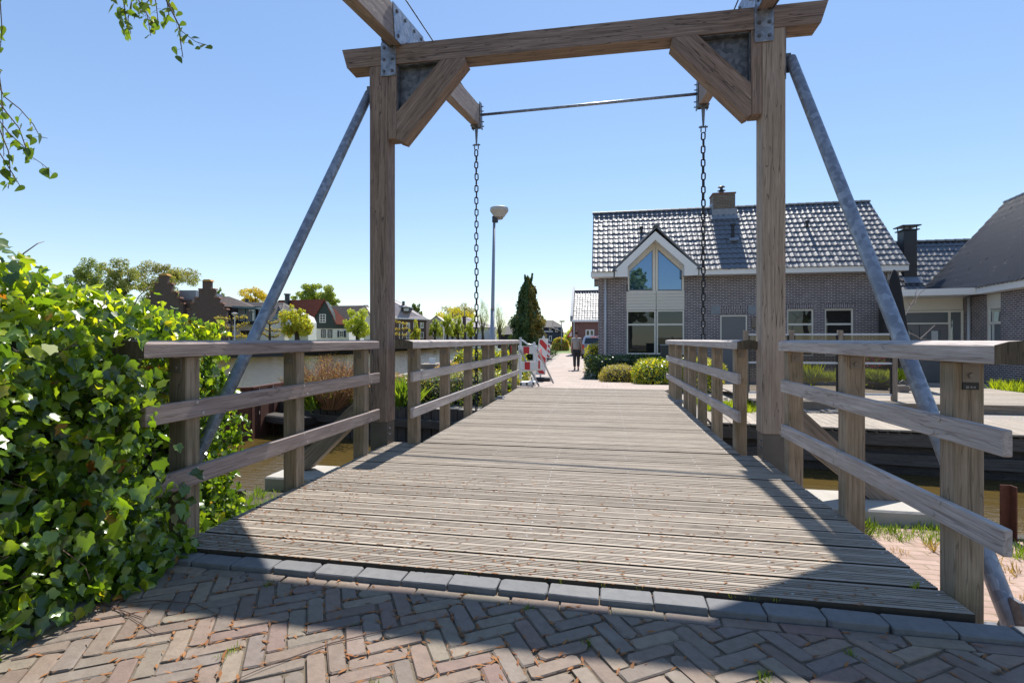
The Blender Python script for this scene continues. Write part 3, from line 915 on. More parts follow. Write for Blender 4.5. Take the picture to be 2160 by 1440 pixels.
# rusty sheet piling
t_ = thing('sheet_piling', 'rusty steel sheet piling standing in the water beside the ivy hedge', 'sheet piling', (-7.4, 9.6, -1.2))
c0 = AD(530, 820, 10.3); c1 = AD(600, 846, 11.6); c2 = AD(430, 812, 10.0)
m = MB()
for a, b in ((c2, c0), (c0, c1)):
    a = V((a.x, a.y, -1.3)); b = V((b.x, b.y, -1.3)); d = b - a; nrm = V((d.y, -d.x, 0)).normalized(); n = max(2, int(d.length / .22))
    for i in range(n):
        m.frame(a + d * (i / n) + nrm * (.03 if i % 2 else 0), d / n, nrm * .018, V((0, 0, 1.3 + .05)))
m.build('sheet', M['rust'], t_)
m = MB(); m.beam(V((c0.x, c0.y, .06)), V((c1.x, c1.y, .06)), .10, .035); m.beam(V((c2.x, c2.y, .06)), V((c0.x, c0.y, .06)), .10, .035); m.build('capping', M['rust'], t_)
t_ = thing('steel_post', 'short rusty steel angle post at the water edge on the right', 'post', tuple(AZ(2122, 1137, -.42)))
p = AZ(2122, 1137, -.42); m = MB(); m.box(p.x - .035, p.x + .035, p.y, p.y + .008, -.7, -.02, 'z'); m.box(p.x + .027, p.x + .035, p.y - .055, p.y, -.7, -.02, 'z'); m.build('angle_bar', M['rust'], t_)

# ---------------------------------------------------------------- terrace at the right
def jetty_y(x): return 8.85 - (x - 2.0) * .095
t_ = thing('jetty', 'low plank jetty with pale grooved boards along the far side of the ditch', 'jetty', (5, 8.6, -1.0))
m = MB(); x = 1.75
while x < 13.5:
    yA = jetty_y(x)
    m.frame((x, yA - .16 + random.uniform(-.012, .012), -.335), (.10, 1.58, 0), (.142, -.012, 0), (0, 0, .03)); x += .148
m.build('boards', M['deck_wood'], t_, bevel=.003)
m = MB()
for z0, z1, off in ((-.56, -.365, .0), (-.86, -.69, .05)):
    m.frame((1.6, jetty_y(1.6) - .12 + off, z0), (12, -1.14, 0), (0, .07, 0), (0, 0, z1 - z0))
m.build('waling', M['wet_timber'], t_, bevel=.008); m = MB()
for x in np.arange(2.3, 13, 1.7): m.box(x, x + .12, jetty_y(x) + .10, jetty_y(x) + .22, -1.3, -.34, 'z')
m.build('piles', M['old_timber'], t_, bevel=.008)
m = MB(); m.frame((1.5, jetty_y(1.5) + .9, -1.4), (12.4, -1.17, 0), (0, .06, 0), (0, 0, 1.03)); m.build('back_boards', M['old_timber'], t_)
t_ = thing('step_deck', 'raised plank terrace with a dark timber riser behind the gravel strip', 'terrace', (7, 11.5, -.34))
m = MB(); y = 10.95
while y < 14.6:
    m.box(3.0, 9.6, y, y + .135, -.215, -.185, 'x'); y += .142
m.build('boards', M['deck_wood'], t_, bevel=.003)
m = MB(); m.box(3.0, 9.6, 10.97, 11.03, -.36, -.216, 'x'); m.build('riser', M['fence_wood'], t_, bevel=.004)
m = MB(); y = 8.9
for iy in range(14):
    for ix in range(14):
        x0, y0 = 6.6 + ix * .61 + (iy % 2) * .3, 9.2 + iy * .61
        if x0 < 9.7 and y0 > 10.3: continue
        if y0 < 9.95 - (x0 - 6) * .1 + .1: continue
        paver(m, x0 + .3, y0 + .3, .01, .60, .60, -.315, h=.04, jit=.002)
struct('terrace_paving', m, M['slab'])
# pebbles
m = MB()
for i in range(160):
    x, y = (random.uniform(3.4, 6.4), random.uniform(10.35, 10.85)) if i < 80 else (random.uniform(1.7, 4.6), random.uniform(10.2, 13.5))
    r = random.uniform(.02, .07); z = -.352 + r * .3
    vs = []; n = 7
    for a, q in ((0, -.5), (1, -.2), (.85, .35), (.3, .6)):
        for k in range(n): vs.append((x + cos(2 * pi * k / n + q) * r * a * random.uniform(.85, 1.15), y + sin(2 * pi * k / n + q) * r * a * random.uniform(.85, 1.15), z + q * r * .8))
    m.add(vs, [(j * n + k, j * n + (k + 1) % n, (j + 1) * n + (k + 1) % n, (j + 1) * n + k) for j in range(3) for k in range(n)] + [tuple(range(3 * n, 4 * n))])
tag(m.build('pebbles', M['stone'], smooth=True), 'loose rounded pebbles along the gravel strips of the garden', 'pebbles', kind='stuff')
# ================================================================ VEGETATION
def leaf_mesh(name, P, N, size, mat, parent=None, shape='quad', jitter=.6, base=None, mats=None, midx=None, up=None):
    """one mesh of many leaves: P positions (n,3), N preferred normals (n,3)"""
    n = len(P)
    P = np.asarray(P, float); N = np.asarray(N, float)
    N = N + RNG.normal(0, jitter, (n, 3)); N /= np.linalg.norm(N, axis=1)[:, None] + 1e-9
    if up is None: T = RNG.normal(0, 1, (n, 3))
    else: T = np.asarray(up, float) + RNG.normal(0, .45, (n, 3))
    T -= N * (T * N).sum(1)[:, None]; T /= np.linalg.norm(T, axis=1)[:, None] + 1e-9
    B = np.cross(N, T)
    if shape == 'quad':
        tv = np.array([(0, -.5, 0), (.42, 0, .05), (0, .55, 0), (-.42, 0, .05)]); tf = [(0, 1, 2, 3)]
    elif shape == 'long':
        tv = np.array([(0, -.5, 0), (.13, 0, .03), (0, .5, 0), (-.13, 0, .03)]); tf = [(0, 1, 2, 3)]
    elif shape == 'blade':
        tv = np.array([(-.035, 0, 0), (.035, 0, 0), (.03, .5, .06), (0, 1, .25), (-.03, .5, .06)]); tf = [(0, 1, 2, 3, 4)]
    elif shape == 'ivy':
        ring = [(0, .60), (.15, .37), (.25, .25), (.44, .20), (.38, -.03), (.42, -.25), (.24, -.38), (0, -.31), (-.26, -.36), (-.40, -.24), (-.39, -.02), (-.40, .21), (-.26, .24), (-.13, .38)]
        tv = np.array([(0, 0, -.04)] + [(x, y, .22 * abs(x) - .10 * (y > .3) + .05 * (y < -.2)) for x, y in ring])
        k = len(ring); tf = [(0, i + 1, (i + 1) % k + 1) for i in range(k)]
    elif shape == 'birch':
        ring = [(0, .5), (.14, .28), (.27, .04), (.33, -.16), (.24, -.32), (0, -.40), (-.24, -.32), (-.33, -.16), (-.27, .04), (-.14, .28)]
        tv = np.array([(0, -.05, -.02)] + [(x, y, .12 * abs(x)) for x, y in ring])
        k = len(ring); tf = [(0, i + 1, (i + 1) % k + 1) for i in range(k)]
    wid = np.ones(n); fold = np.ones(n)
    if shape in ('ivy', 'birch'): wid = RNG.uniform(.62, 1.12, n); fold = RNG.uniform(-.3, 2.6, n)
    size = np.broadcast_to(size, (n,)) if np.ndim(size) else np.full(n, size)
    if shape in ('ivy', 'birch', 'quad'): size = size * RNG.uniform(.65, 1.2, n)
    W = P[:, None, :] + size[:, None, None] * (tv[None, :, 0:1] * B[:, None, :] * wid[:, None, None] + tv[None, :, 1:2] * T[:, None, :] + tv[None, :, 2:3] * N[:, None, :] * fold[:, None, None])
    b = np.array(base if base is not None else (BASE.get(parent.name, V((0, 0, 0))) if parent else (0, 0, 0)), float)
    W = (W - b).reshape(-1, 3)
    k = len(tv); nf = len(tf); ls = len(tf[0])
    idx = (np.arange(n)[:, None, None] * k + np.array(tf)[None]).reshape(-1)
    me = bpy.data.meshes.new(name)
    me.vertices.add(len(W)); me.vertices.foreach_set('co', W.astype(np.float32).ravel())
    me.loops.add(len(idx)); me.loops.foreach_set('vertex_index', idx.astype(np.int32))
    me.polygons.add(n * nf); me.polygons.foreach_set('loop_start', (np.arange(n * nf) * ls).astype(np.int32))
    for mm in (mats or [mat]): me.materials.append(mm)
    if midx is not None: me.polygons.foreach_set('material_index', np.repeat(midx, nf).astype(np.int32))
    me.update(); me.validate()
    o = bpy.data.objects.new(name, me); COL.objects.link(o)
    if parent is not None: o.parent = parent
    else: o.location = V(b)
    BASE[o.name] = V(b)
    return o

def blob_points(blobs, n, shell=.55):
    """blobs: (x,y,z,rx,ry,rz)"""
    w = np.array([b[3] * b[4] + b[4] * b[5] + b[3] * b[5] for b in blobs]); w = w / w.sum()
    ch = RNG.choice(len(blobs), n, p=w)
    B = np.array(blobs)[ch]
    D = RNG.normal(0, 1, (n, 3)); D /= np.linalg.norm(D, axis=1)[:, None]
    r = shell + (1.04 - shell) * RNG.random(n) ** .6
    return B[:, :3] + D * B[:, 3:6] * r[:, None], D

def tree(name, label, base, trunk_h, tr, blobs, n, leaf, mat, group=None, bark='bark', shape='quad', limbs=6, shell=.5, sub=0, cat='tree', mats=None, frac=None, jitter=.9):
    """blobs relative to base; sub: break every blob into smaller clumps"""
    base = V(base)
    t = thing(name, label, cat, base, group)
    bl = [(base.x + b[0], base.y + b[1], base.z + b[2]) + tuple(b[3:]) for b in blobs]
    m = MB()
    top = base + V((random.uniform(-.1, .1) * trunk_h * .3, 0, trunk_h))
    m.tube([base - V((0, 0, .2)), base + (top - base) * .5 + V((tr * .4, 0, 0)), top], [tr * 1.2, tr, tr * .75], 8)
    for i in range(limbs):
        b = bl[i % len(bl)]
        e = V(b[:3]) + V((random.uniform(-.6, .6) * b[3], random.uniform(-.6, .6) * b[4], random.uniform(-.2, .7) * b[5]))
        s = base + (top - base) * random.uniform(.7, 1)
        mid = s.lerp(e, .5) + V((random.uniform(-.1, .1) * b[3], 0, random.uniform(0, .15) * b[5]))
        m.tube([s, mid, e], [tr * .45, tr * .28, tr * .08], 5)
    m.build('trunk', M[bark], t)
    if sub:
        nb = []
        for b in bl:
            for i in range(sub):
                d = V((random.gauss(0, 1), random.gauss(0, 1), random.gauss(0, 1))).normalized()
                r = random.uniform(.5, 1.02); q = random.uniform(.14, .38)
                nb.append((b[0] + d.x * b[3] * r, b[1] + d.y * b[4] * r, b[2] + d.z * b[5] * r, b[3] * q, b[4] * q, b[5] * q))
        bl = nb
    P, D = blob_points(bl, n, shell)
    mi = None
    if mats: mi = (RNG.random(n) < (frac or .3)).astype(int)
    leaf_mesh('crown', P, D + np.array([0, 0, .3]), leaf, M[mat], t, shape, jitter, mats=[M[mat]] + [M[x] for x in (mats or [])], midx=mi)
    return t

# ---------------------------------------------------------------- ivy hedge
hedge = thing('ivy_hedge', 'large overgrown ivy hedge with glossy green and yellow leaves, left of the bridge ramp', 'hedge', (-3.3, 1.9, -.42))
def face_x(y, z): return -2.16 - .17 * max(0, min(y, 2.35) - 1.2) - .66 * min(1, max(0, (y - 2.35) / .35)) ** 1.3 - .06 * max(0, y - 2.7) + .10 * sin(y * 4.1 + z * 3) + .07 * sin(z * 6 + y) - .06 * (z > 1.1) + .16 * max(0, .35 - z) * (1.7 - min(1.7, y))
def top_z(y): return 1.37 - .14 * (min(y, 2.6) - 1.5) + .04 * sin(y * 5) + .02 * sin(y * 13)
P, N = [], []
nI = 19000
while len(P) < nI:
    r = random.random()
    if r < .56:
        y, z = random.uniform(.55, 3.65), random.uniform(-.12, 1.4)
        if y > 2.5: z = random.uniform(-.4, 1.4)
        if z > top_z(y): continue
        if z < .02 and y < 2.1: z = random.uniform(-.02, .1)
        x = face_x(y, z) + random.gauss(0, .05) - .12 * random.random() ** 2 + (.03 if random.random() < .1 else 0)
        if z > 1.15: x -= (z - 1.15) * .55
        P.append((x, y, z)); N.append((.75, .0, .72))
    elif r < .86:
        y = random.uniform(.4, 3.7); x = random.uniform(-4.3, face_x(y, 1.1))
        q = min(1, (face_x(y, 1.1) - x) / .35)
        P.append((x, y, top_z(y) - .13 * (1 - q) ** 2 + random.gauss(0, .045))); N.append((.25, -.2, 1))
    else:
        x, z = random.uniform(-4.2, -3.0), random.uniform(-.35, 1.2)
        P.append((x, 3.68 + .14 * sin(z * 5) + random.gauss(0, .05), z)); N.append((.3, 1, .4))
# trailing shoots at the foot and between the railing posts
for i in range(500):
    y = random.uniform(2.5, 3.7); x = random.uniform(-3.1, -2.36) - .15 * (y - 2.5); P.append((x, y, -.36 + random.random() ** 2 * .45 * max(.2, 3.7 - y))); N.append((.6, .2, .8))
for i in range(420):
    y = random.uniform(.8, 2.25); z = random.random() ** 2 * .45 - .02; P.append((-2.05 + .07 * (y - 1.2) - .0 + random.uniform(-.10, .05) - .25 * max(0, y - 1.9), y, z)); N.append((.9, -.4, .5))
for i in range(420):
    z = random.uniform(-.05, 1.12); P.append((-2.19 + random.gauss(0, .05) + .08 * (z < .95), random.uniform(1.72, 1.98 + .10 * (z < .9)), z)); N.append((.8, -.5, .4))
P = np.array(P); N = np.array(N)
zz = P[:, 2]
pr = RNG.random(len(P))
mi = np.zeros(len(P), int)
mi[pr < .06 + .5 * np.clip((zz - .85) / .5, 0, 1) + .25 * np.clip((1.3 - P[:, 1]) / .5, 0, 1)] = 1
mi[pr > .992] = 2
up = np.tile(np.array([.15, -.1, -1.0]), (len(P), 1))
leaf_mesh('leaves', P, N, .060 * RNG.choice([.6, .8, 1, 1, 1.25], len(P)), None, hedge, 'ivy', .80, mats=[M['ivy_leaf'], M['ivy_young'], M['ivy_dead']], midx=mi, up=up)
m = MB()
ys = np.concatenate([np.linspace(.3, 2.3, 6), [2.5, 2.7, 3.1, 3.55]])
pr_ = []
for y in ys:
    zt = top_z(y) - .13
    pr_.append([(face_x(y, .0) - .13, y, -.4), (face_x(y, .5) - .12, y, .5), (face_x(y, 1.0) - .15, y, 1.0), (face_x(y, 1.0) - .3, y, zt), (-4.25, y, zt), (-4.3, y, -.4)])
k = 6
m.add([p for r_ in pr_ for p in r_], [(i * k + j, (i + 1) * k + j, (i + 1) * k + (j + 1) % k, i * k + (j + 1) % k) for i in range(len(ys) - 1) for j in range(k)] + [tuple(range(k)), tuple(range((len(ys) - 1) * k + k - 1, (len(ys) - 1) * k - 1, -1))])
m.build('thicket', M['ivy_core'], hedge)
m = MB()
for i in range(70):
    y = random.uniform(.8, 3.0); z = random.uniform(0, 1.2); p = V((face_x(y, z) - .05, y, z)); pts = [p]
    for q in range(4): p = p + V((random.uniform(-.01, .05), random.uniform(-.09, .09), random.uniform(-.10, .07))); pts.append(p)
    m.tube(pts, [.0035, .003, .0025, .002, .0015], 4)
for y in (1.55, 1.75, 2.3):
    p = V((-2.5, y, top_z(y))); m.tube([p, p + V((.01, .03, .08)), p + V((.03, .07, .13)), p + V((.0, .12, .15))], [.004, .003, .002, .001], 4)
tag(m.build('stems', M['ivy_stem'], hedge), kind='stuff')

# ---------------------------------------------------------------- birch with hanging twigs
birch = thing('birch_tree', 'birch with thin hanging twigs and small fresh leaves in the upper left corner', 'tree', (-5.4, .9, -.4))
m = MB(); m.tube([(-5.4, .9, -.4), (-5.3, 1.0, 2.5), (-5.0, 1.2, 5.0), (-4.6, 1.4, 7.5)], [.16, .13, .10, .05], 10); m.build('trunk', M['bark_grey'], birch)
tw = MB(); LP, LN, LU = [], [], []
def hang(pts, d, leaves=9, spread=.05, r=.0022):
    pp = [AD(x, y, d + i * .03) for i, (x, y) in enumerate(pts)]
    # join up to the crown above the frame
    q = pp[0]
    start = [q + V((-.5, .0, .55)), q + V((-.12, 0, .22))]
    allp = start + pp
    tw.tube(allp, [r * 3] + [r * 2] + [max(.0011, r * (1.5 - i / len(pp))) for i in range(len(pp))], 5)
    L = sum((b - a).length for a, b in zip(pp, pp[1:]))
    for i in range(leaves):
        s = (i + .5) / leaves * (len(pp) - 1); k = int(s); p = pp[k].lerp(pp[min(k + 1, len(pp) - 1)], s - k)
        o = V((random.uniform(-1, 1), random.uniform(-.6, .6), random.uniform(-.9, .1))).normalized() * random.uniform(.02, spread)
        tw.tube([p, p + o * .8], .0008, 3)
        LP.append(p + o); LN.append((random.uniform(-1, 1), -1, random.uniform(-.3, .6))); LU.append((random.uniform(-.5, .5), 0, -1))
    return allp[0]
H = []
for pts, d, n in (([(238, -30), (243, 8)], 2.6, 3), ([(255, -60), (262, 10), (268, 60)], 2.7, 16), ([(285, -60), (278, 0), (270, 40), (276, 72)], 2.7, 22),
                  ([(275, -60), (292, 0), (310, 30), (318, 76)], 2.6, 20), ([(300, -60), (298, 10), (322, 50)], 2.8, 14), ([(325, -60), (322, -10), (300, 20)], 2.7, 12), ([(318, -60), (330, 14), (334, 50)], 2.8, 8),
                  ([(340, -40), (358, 10), (372, 45), (383, 66), (412, 88), (443, 98)], 2.6, 14), ([(378, 55), (381, 90), (386, 122)], 2.6, 5), ([(352, 0), (356, 30), (352, 46)], 2.65, 7),
                  ([(-10, -60), (0, 0), (4, 60), (0, 110)], 2.5, 9), ([(-30, 60), (-8, 120), (3, 190), (6, 260), (8, 330)], 2.5, 20), ([(-20, 150), (10, 205), (42, 230), (70, 262), (84, 288), (100, 292)], 2.5, 8),
                  ([(-20, 190), (12, 235), (40, 270), (54, 310), (58, 325), (88, 345), (104, 358)], 2.5, 15), ([(-20, 230), (18, 280), (45, 305), (62, 320)], 2.55, 10), ([(-10, 250), (18, 320), (22, 370), (17, 398)], 2.5, 10), ([(-15, 300), (10, 340), (30, 372), (42, 392)], 2.5, 8)):
    H.append(hang(pts, d, n))
lim = MB()
for i, h in enumerate(H):
    a = V((-5.0, 1.2, 4.6 + (i % 4) * .3)); mid = a.lerp(h, .5) + V((0, 0, .5))
    lim.tube([a, mid, h], [.035, .018, .007], 5)
lim.build('limb', M['twig'], birch)
tw.build('twigs', M['twig'], birch)
leaf_mesh('leaves', np.array([tuple(p) for p in LP]), np.array(LN), .058, M['birch_leaf'], birch, 'birch', .5, up=np.array(LU))

# ---------------------------------------------------------------- clipped hedges and shrubs
def shrub(name, label, box, n, leaf, mat, cat='hedge', rnd=.25, mats=None, frac=.2, shape='quad', base_z=None, core=True, jitter=.7, rag=.055):
    """box: x0,x1,y0,y1,z0,z1 rounded block of leaves"""
    x0, x1, y0, y1, z0, z1 = box
    t = thing(name, label, cat, ((x0 + x1) / 2, (y0 + y1) / 2, z0))
    cx, cy, hx, hy, hz = (x0 + x1) / 2, (y0 + y1) / 2, (x1 - x0) / 2, (y1 - y0) / 2, (z1 - z0)
    P, N = [], []
    while len(P) < n:
        f = random.random()
        A = [hx * hy * 4, hx * 2 * hz, hx * 2 * hz, hy * 2 * hz, hy * 2 * hz]; tot = sum(A); f *= tot
        u, v = random.uniform(-1, 1), random.uniform(-1, 1)
        if f < A[0]: p = (u * hx, v * hy, hz); nn = (0, 0, 1)
        elif f < A[0] + A[1]: p = (u * hx, -hy, (v + 1) / 2 * hz); nn = (0, -1, .3)
        elif f < A[0] + A[1] + A[2]: p = (u * hx, hy, (v + 1) / 2 * hz); nn = (0, 1, .3)
        elif f < tot - A[4]: p = (-hx, u * hy, (v + 1) / 2 * hz); nn = (-1, 0, .3)
        else: p = (hx, u * hy, (v + 1) / 2 * hz); nn = (1, 0, .3)
        # round the upper corners
        p = V(p); r = min(hx, hy, hz) * rnd * 2
        q = V((max(abs(p.x) - (hx - r), 0), max(abs(p.y) - (hy - r), 0), max(p.z - (hz - r), 0)))
        if q.length > r:
            s = r / q.length
            p = V((math.copysign(hx - r + q.x * s, p.x) if q.x > 0 else p.x, math.copysign(hy - r + q.y * s, p.y) if q.y > 0 else p.y, (hz - r + q.z * s) if q.z > 0 else p.z))
        w = rag * (sin(p.x * 9 + cx) + sin(p.y * 8) + sin(p.z * 10 + p.x * 3)) * .5
        P.append((cx + p.x * (1 + w) + random.gauss(0, rag * .6), cy + p.y * (1 + w) + random.gauss(0, rag * .6), z0 + p.z * (1 + w * .6) + random.gauss(0, rag * .6))); N.append(nn)
    mi = (RNG.random(n) < frac).astype(int) if mats else None
    leaf_mesh('leaves', P, N, leaf, M[mat], t, shape, jitter, mats=[M[mat]] + [M[q] for q in (mats or [])], midx=mi)
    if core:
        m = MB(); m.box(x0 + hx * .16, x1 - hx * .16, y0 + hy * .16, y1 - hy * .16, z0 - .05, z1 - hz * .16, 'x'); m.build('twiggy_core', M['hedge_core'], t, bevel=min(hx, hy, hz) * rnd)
    return t
g = -.36
p = AZ(1233, 798, g); q = AZ(1372, 794, g)
shrub('clipped_hedge', 'low dark green clipped hedge in front of the brick house', (-.55, 3.2, 17.3, 18.4, g, .46), 9000, .055, 'hedge_dark', mats=['hedge_green'], frac=.15, rnd=.12)
p = AZ(1322, 800, g)
shrub('clipped_hedge', 'bright golden clipped hedge behind the white-speckled shrub', (1.05, 3.6, 15.9, 17.1, g, .43), 6000, .05, 'hedge_gold', rnd=.2, mats=['hedge_green'], frac=.2)
shrub('shrub', 'small beige and green variegated shrub beside the street', (-.05, 1.0, 15.2, 16.7, g, .22), 5500, .04, 'hedge_mixed', rnd=.35, mats=['hedge_gold'], frac=.15)
shrub('shrub', 'dense yellow-green shrub with white speckled leaves at the end of the right railing', (.82, 3.1, 13.9, 15.7, -.30, .40), 10000, .06, 'hedge_gold', rnd=.35, mats=['hedge_green', 'white_flower'], frac=.45, shape='quad')
p = AZ(1252, 775, g)
shrub('clipped_shrub', 'round golden clipped shrub at the corner of the house, beside the car', (-.75, .35, 21.3, 22.6, g, .92), 2600, .06, 'hedge_gold', rnd=.5, mats=['hedge_green'], frac=.3)
# left garden behind the railing
shrub('hedge', 'yellow-green leafy hedge behind the farthest left railing', (-4.6, -2.3, 14.6, 16.2, g, .66), 5200, .07, 'hedge_gold', rnd=.3, mats=['hedge_green'], frac=.45)
shrub('shrub', 'pale orange-tipped shrub in the left garden', (-4.9, -3.4, 12.6, 14.2, g, .36), 2600, .06, 'hedge_orange', rnd=.5, mats=['hedge_gold'], frac=.3)
shrub('shrub', 'low brownish green shrub behind the left railing of the middle deck', (-4.6, -2.2, 10.2, 12.3, g, .24), 8500, .042, 'hedge_mixed', rnd=.4, mats=['hedge_green'], frac=.4, rag=.05)
shrub('shrub', 'reddish brown heather bush just right of the left gate post', (-6.1, -4.55, 10.5, 12.2, g, .22), 6500, .05, 'heather', rnd=.5, shape='long', rag=.06)
shrub('shrub', 'small leafy green shrub beside the barrier, at the end of the left railing', (-2.9, -2.05, 11.0, 13.4, g, .22), 2600, .055, 'hedge_green', rnd=.4, mats=['hedge_gold'], frac=.5, rag=.08)

# twiggy brown bush in front of the river
def twiggy(label, c, h, w, n, leafn):
    t = thing('bare_bush', label, 'bush', c)
    m = MB(); P, N = [], []
    c = V(c)
    for i in range(n):
        a = random.uniform(0, 2 * pi); r = random.random() ** .5
        e = c + V((cos(a) * r * w, sin(a) * r * w * .8, h * (1 - .45 * r * r) * random.uniform(.75, 1.05)))
        s = c + V((cos(a) * r * w * .15, sin(a) * r * w * .15, 0))
        mid = s.lerp(e, .5) + V((random.uniform(-.1, .1), random.uniform(-.1, .1), .05 * h))
        m.tube([s, mid, e], [.012, .007, .003], 3)
        for k in range(3):
            b = s.lerp(e, random.uniform(.4, .9)); f = b + V((random.uniform(-.22, .22), random.uniform(-.22, .22), random.uniform(.08, .3)))
            m.tube([b, f], [.005, .002], 3)
            for q in range(leafn):
                pp = b.lerp(f, random.random()); P.append(tuple(pp + V((random.gauss(0, .02),) * 3))); N.append((0, -.3, 1))
    m.build('branches', M['twig_warm'], t)
    leaf_mesh('leaves', P, N, .045, M['heather'], t, 'long', .9, mats=[M['heather'], M['olive_leaf']], midx=(RNG.random(len(P)) < .25).astype(int))
    return t
twiggy('large bare reddish brown bush on the far bank in front of the river', AZ(700, 862, -.40), 1.15, 1.15, 260, 8)
# tufts of grass and reed
def tufts(name, label, spots, mat='grass_blade', h=.25, per=40, r=.08, kind='stuff', cat='grass', lean=.5):
    P, N, U, S = [], [], [], []
    for s in spots:
        x, y, z = s[:3]; hh = h * (s[3] if len(s) > 3 else 1)
        for i in range(per):
            a = random.uniform(0, 2 * pi); q = random.random() * r
            P.append((x + cos(a) * q, y + sin(a) * q, z)); N.append((cos(a), sin(a), .2)); U.append((cos(a) * lean, sin(a) * lean, 1.2)); S.append(hh * random.uniform(.5, 1.2))
    o = leaf_mesh(name, P, N, np.array(S), M[mat], None, 'blade', .25, base=(spots[0][0], spots[0][1], spots[0][2]), up=np.array(U))
    return tag(o, label, cat, kind=kind)
sp = []
for i in range(75):
    x = 1.75 + random.random() * .95; y = random.uniform(4.05, 4.42); sp.append((x, y, -.42, random.uniform(.4, 1.1)))
for i in range(60): sp.append((random.uniform(1.52, 2.0), random.uniform(2.1, 2.6), -.42, random.uniform(.3, .7)))
for i in range(6): sp.append((random.uniform(1.85, 2.0), random.uniform(4.2, 4.3), -.42, 2.2))
for i in range(60): sp.append((random.uniform(2.7, 3.6), random.uniform(3.7, 4.2), -.42, random.uniform(.4, 1.2)))
for i in range(110): sp.append((random.uniform(-3.4, -2.2), random.uniform(3.5, 4.35), -.42, random.uniform(.4, 1.0)))
tufts('grass', 'short green grass along the near bank beside the concrete sill', sp, h=.07, per=18, r=.06)
sp = [(random.uniform(1.5, 3.4), random.uniform(2.3, 4.0), -.42, random.uniform(.3, 1)) for i in range(60)]
tufts('dry_grass', 'dry straw-coloured grass in the joints of the lower brick path', sp, 'grass_dry', h=.09, per=22, r=.06)
sp = [(*AZ(px + random.uniform(-12, 12), py, -.36)[:2], -.37, random.uniform(.6, 1.3)) for px, py in ((845, 862), (850, 858), (838, 855), (860, 860), (690, 858), (730, 856), (655, 862)) for k in range(5)]
tufts('reed', 'tall green reed blades at the edge of the far bank beside the left gate post', sp, 'grass_blade', h=.5, per=26, r=.12)
sp = [(random.uniform(2.0, 3.6), random.uniform(9.7, 11.8), -.35, random.uniform(.5, 1.2)) for i in range(70)]
tufts('moss_tussocks', 'lime green moss and grass tussocks on the gravel beyond the right railing', sp, 'grass_lime', h=.17, per=60, r=.10)
sp = [(*AZ(random.uniform(2100, 2200), random.uniform(822, 836), -.32)[:2], -.33, random.uniform(.6, 1.1)) for i in range(46)]
tufts('lime_grass', 'lime green grass clump at the edge of the stone terrace, far right', sp, 'grass_lime', h=.30, per=60, r=.14)
# grass in joints
sp = []
for i in range(120):
    x, y, an = random.choice(JOINTS)
    if y > .7: sp.append((x + cos(an) * L_ / 2, y + sin(an) * L_ / 2, -.042, random.uniform(.25, 1.0)))
tufts('joint_grass', 'tiny green grass sprouting from the joints of the brick paving', sp, 'grass_blade', h=.028, per=26, r=.026, lean=.9)
sp = [(random.uniform(-1, .8), 2.20 + .198 * random.choice([0, 1, 1, 2]) + .002, -.01, random.uniform(.3, .7)) for i in range(16)] + [(1.30, 2.40, -.005, 1.4)] * 2
tufts('deck_weeds', 'tiny green weeds growing between the deck planks', sp, 'grass_lime', h=.028, per=10, r=.02, lean=.9)
# litter: needles and dead leaves in joints and grooves
P, N, U, S = [], [], [], []
for i in range(7500):
    x, y, an = random.choice(JOINTS)
    if y < .75 or (x > 0 and random.random() < .62): continue
    e = random.random()
    if e < .5: u, v, d = random.uniform(-.5, .5) * L_, random.choice((-.5, .5)) * w_, an
    else: u, v, d = random.choice((-.5, .5)) * L_, random.uniform(-.5, .5) * w_, an + pi / 2
    v += random.gauss(0, .006)
    P.append((x + u * cos(an) - v * sin(an), y + u * sin(an) + v * cos(an), -.0335 - max(0, 1.2 - y) * .004 + random.uniform(-.004, .004))); N.append((0, 0, 1)); dd = d + random.gauss(0, .5); U.append((cos(dd), sin(dd), random.uniform(-.15, .2))); S.append(random.uniform(.016, .046))
for i in range(1500):
    x = -2.1 + random.random() ** 1.6 * 3.2; y = 2.2 + random.random() ** 1.5 * 1.6
    P.append((x, y, .002)); N.append((0, 0, 1)); dd = random.gauss(0, .35); U.append((cos(dd), sin(dd), 0)); S.append(random.uniform(.012, .035))
for i in range(700):
    x = random.uniform(-2.1, 1.2); P.append((x, kerbY(x) + .06 + random.gauss(0, .006), -.026)); N.append((0, 0, 1)); U.append((1, random.gauss(0, .4), random.uniform(0, .3))); S.append(random.uniform(.012, .03))
# leaf_mesh adds strong jitter to U; keep needles slim
tag(leaf_mesh('needle_litter', P, N, np.array(S), M['needle_litter'], None, 'long', .15, base=(0, 1.8, 0), up=np.array(U) * 3), 'orange-brown dry needles and catkins lying in the joints and grooves', 'litter', kind='stuff')
m = MB()
for pts in ([(300, 1302), (190, 1262), (250, 1285), (330, 1335)], [(880, 1312), (700, 1355), (560, 1405), (480, 1440)], [(215, 1275), (330, 1265), (410, 1272), (470, 1300)]):
    m.tube([AZ(x, y, -.028) for x, y in pts], [.0018, .0022, .0016, .001], 5)
tag(m.build('fallen_twigs', M['twig']), 'thin fallen twigs lying on the brick paving below the ivy', 'twigs', kind='stuff')

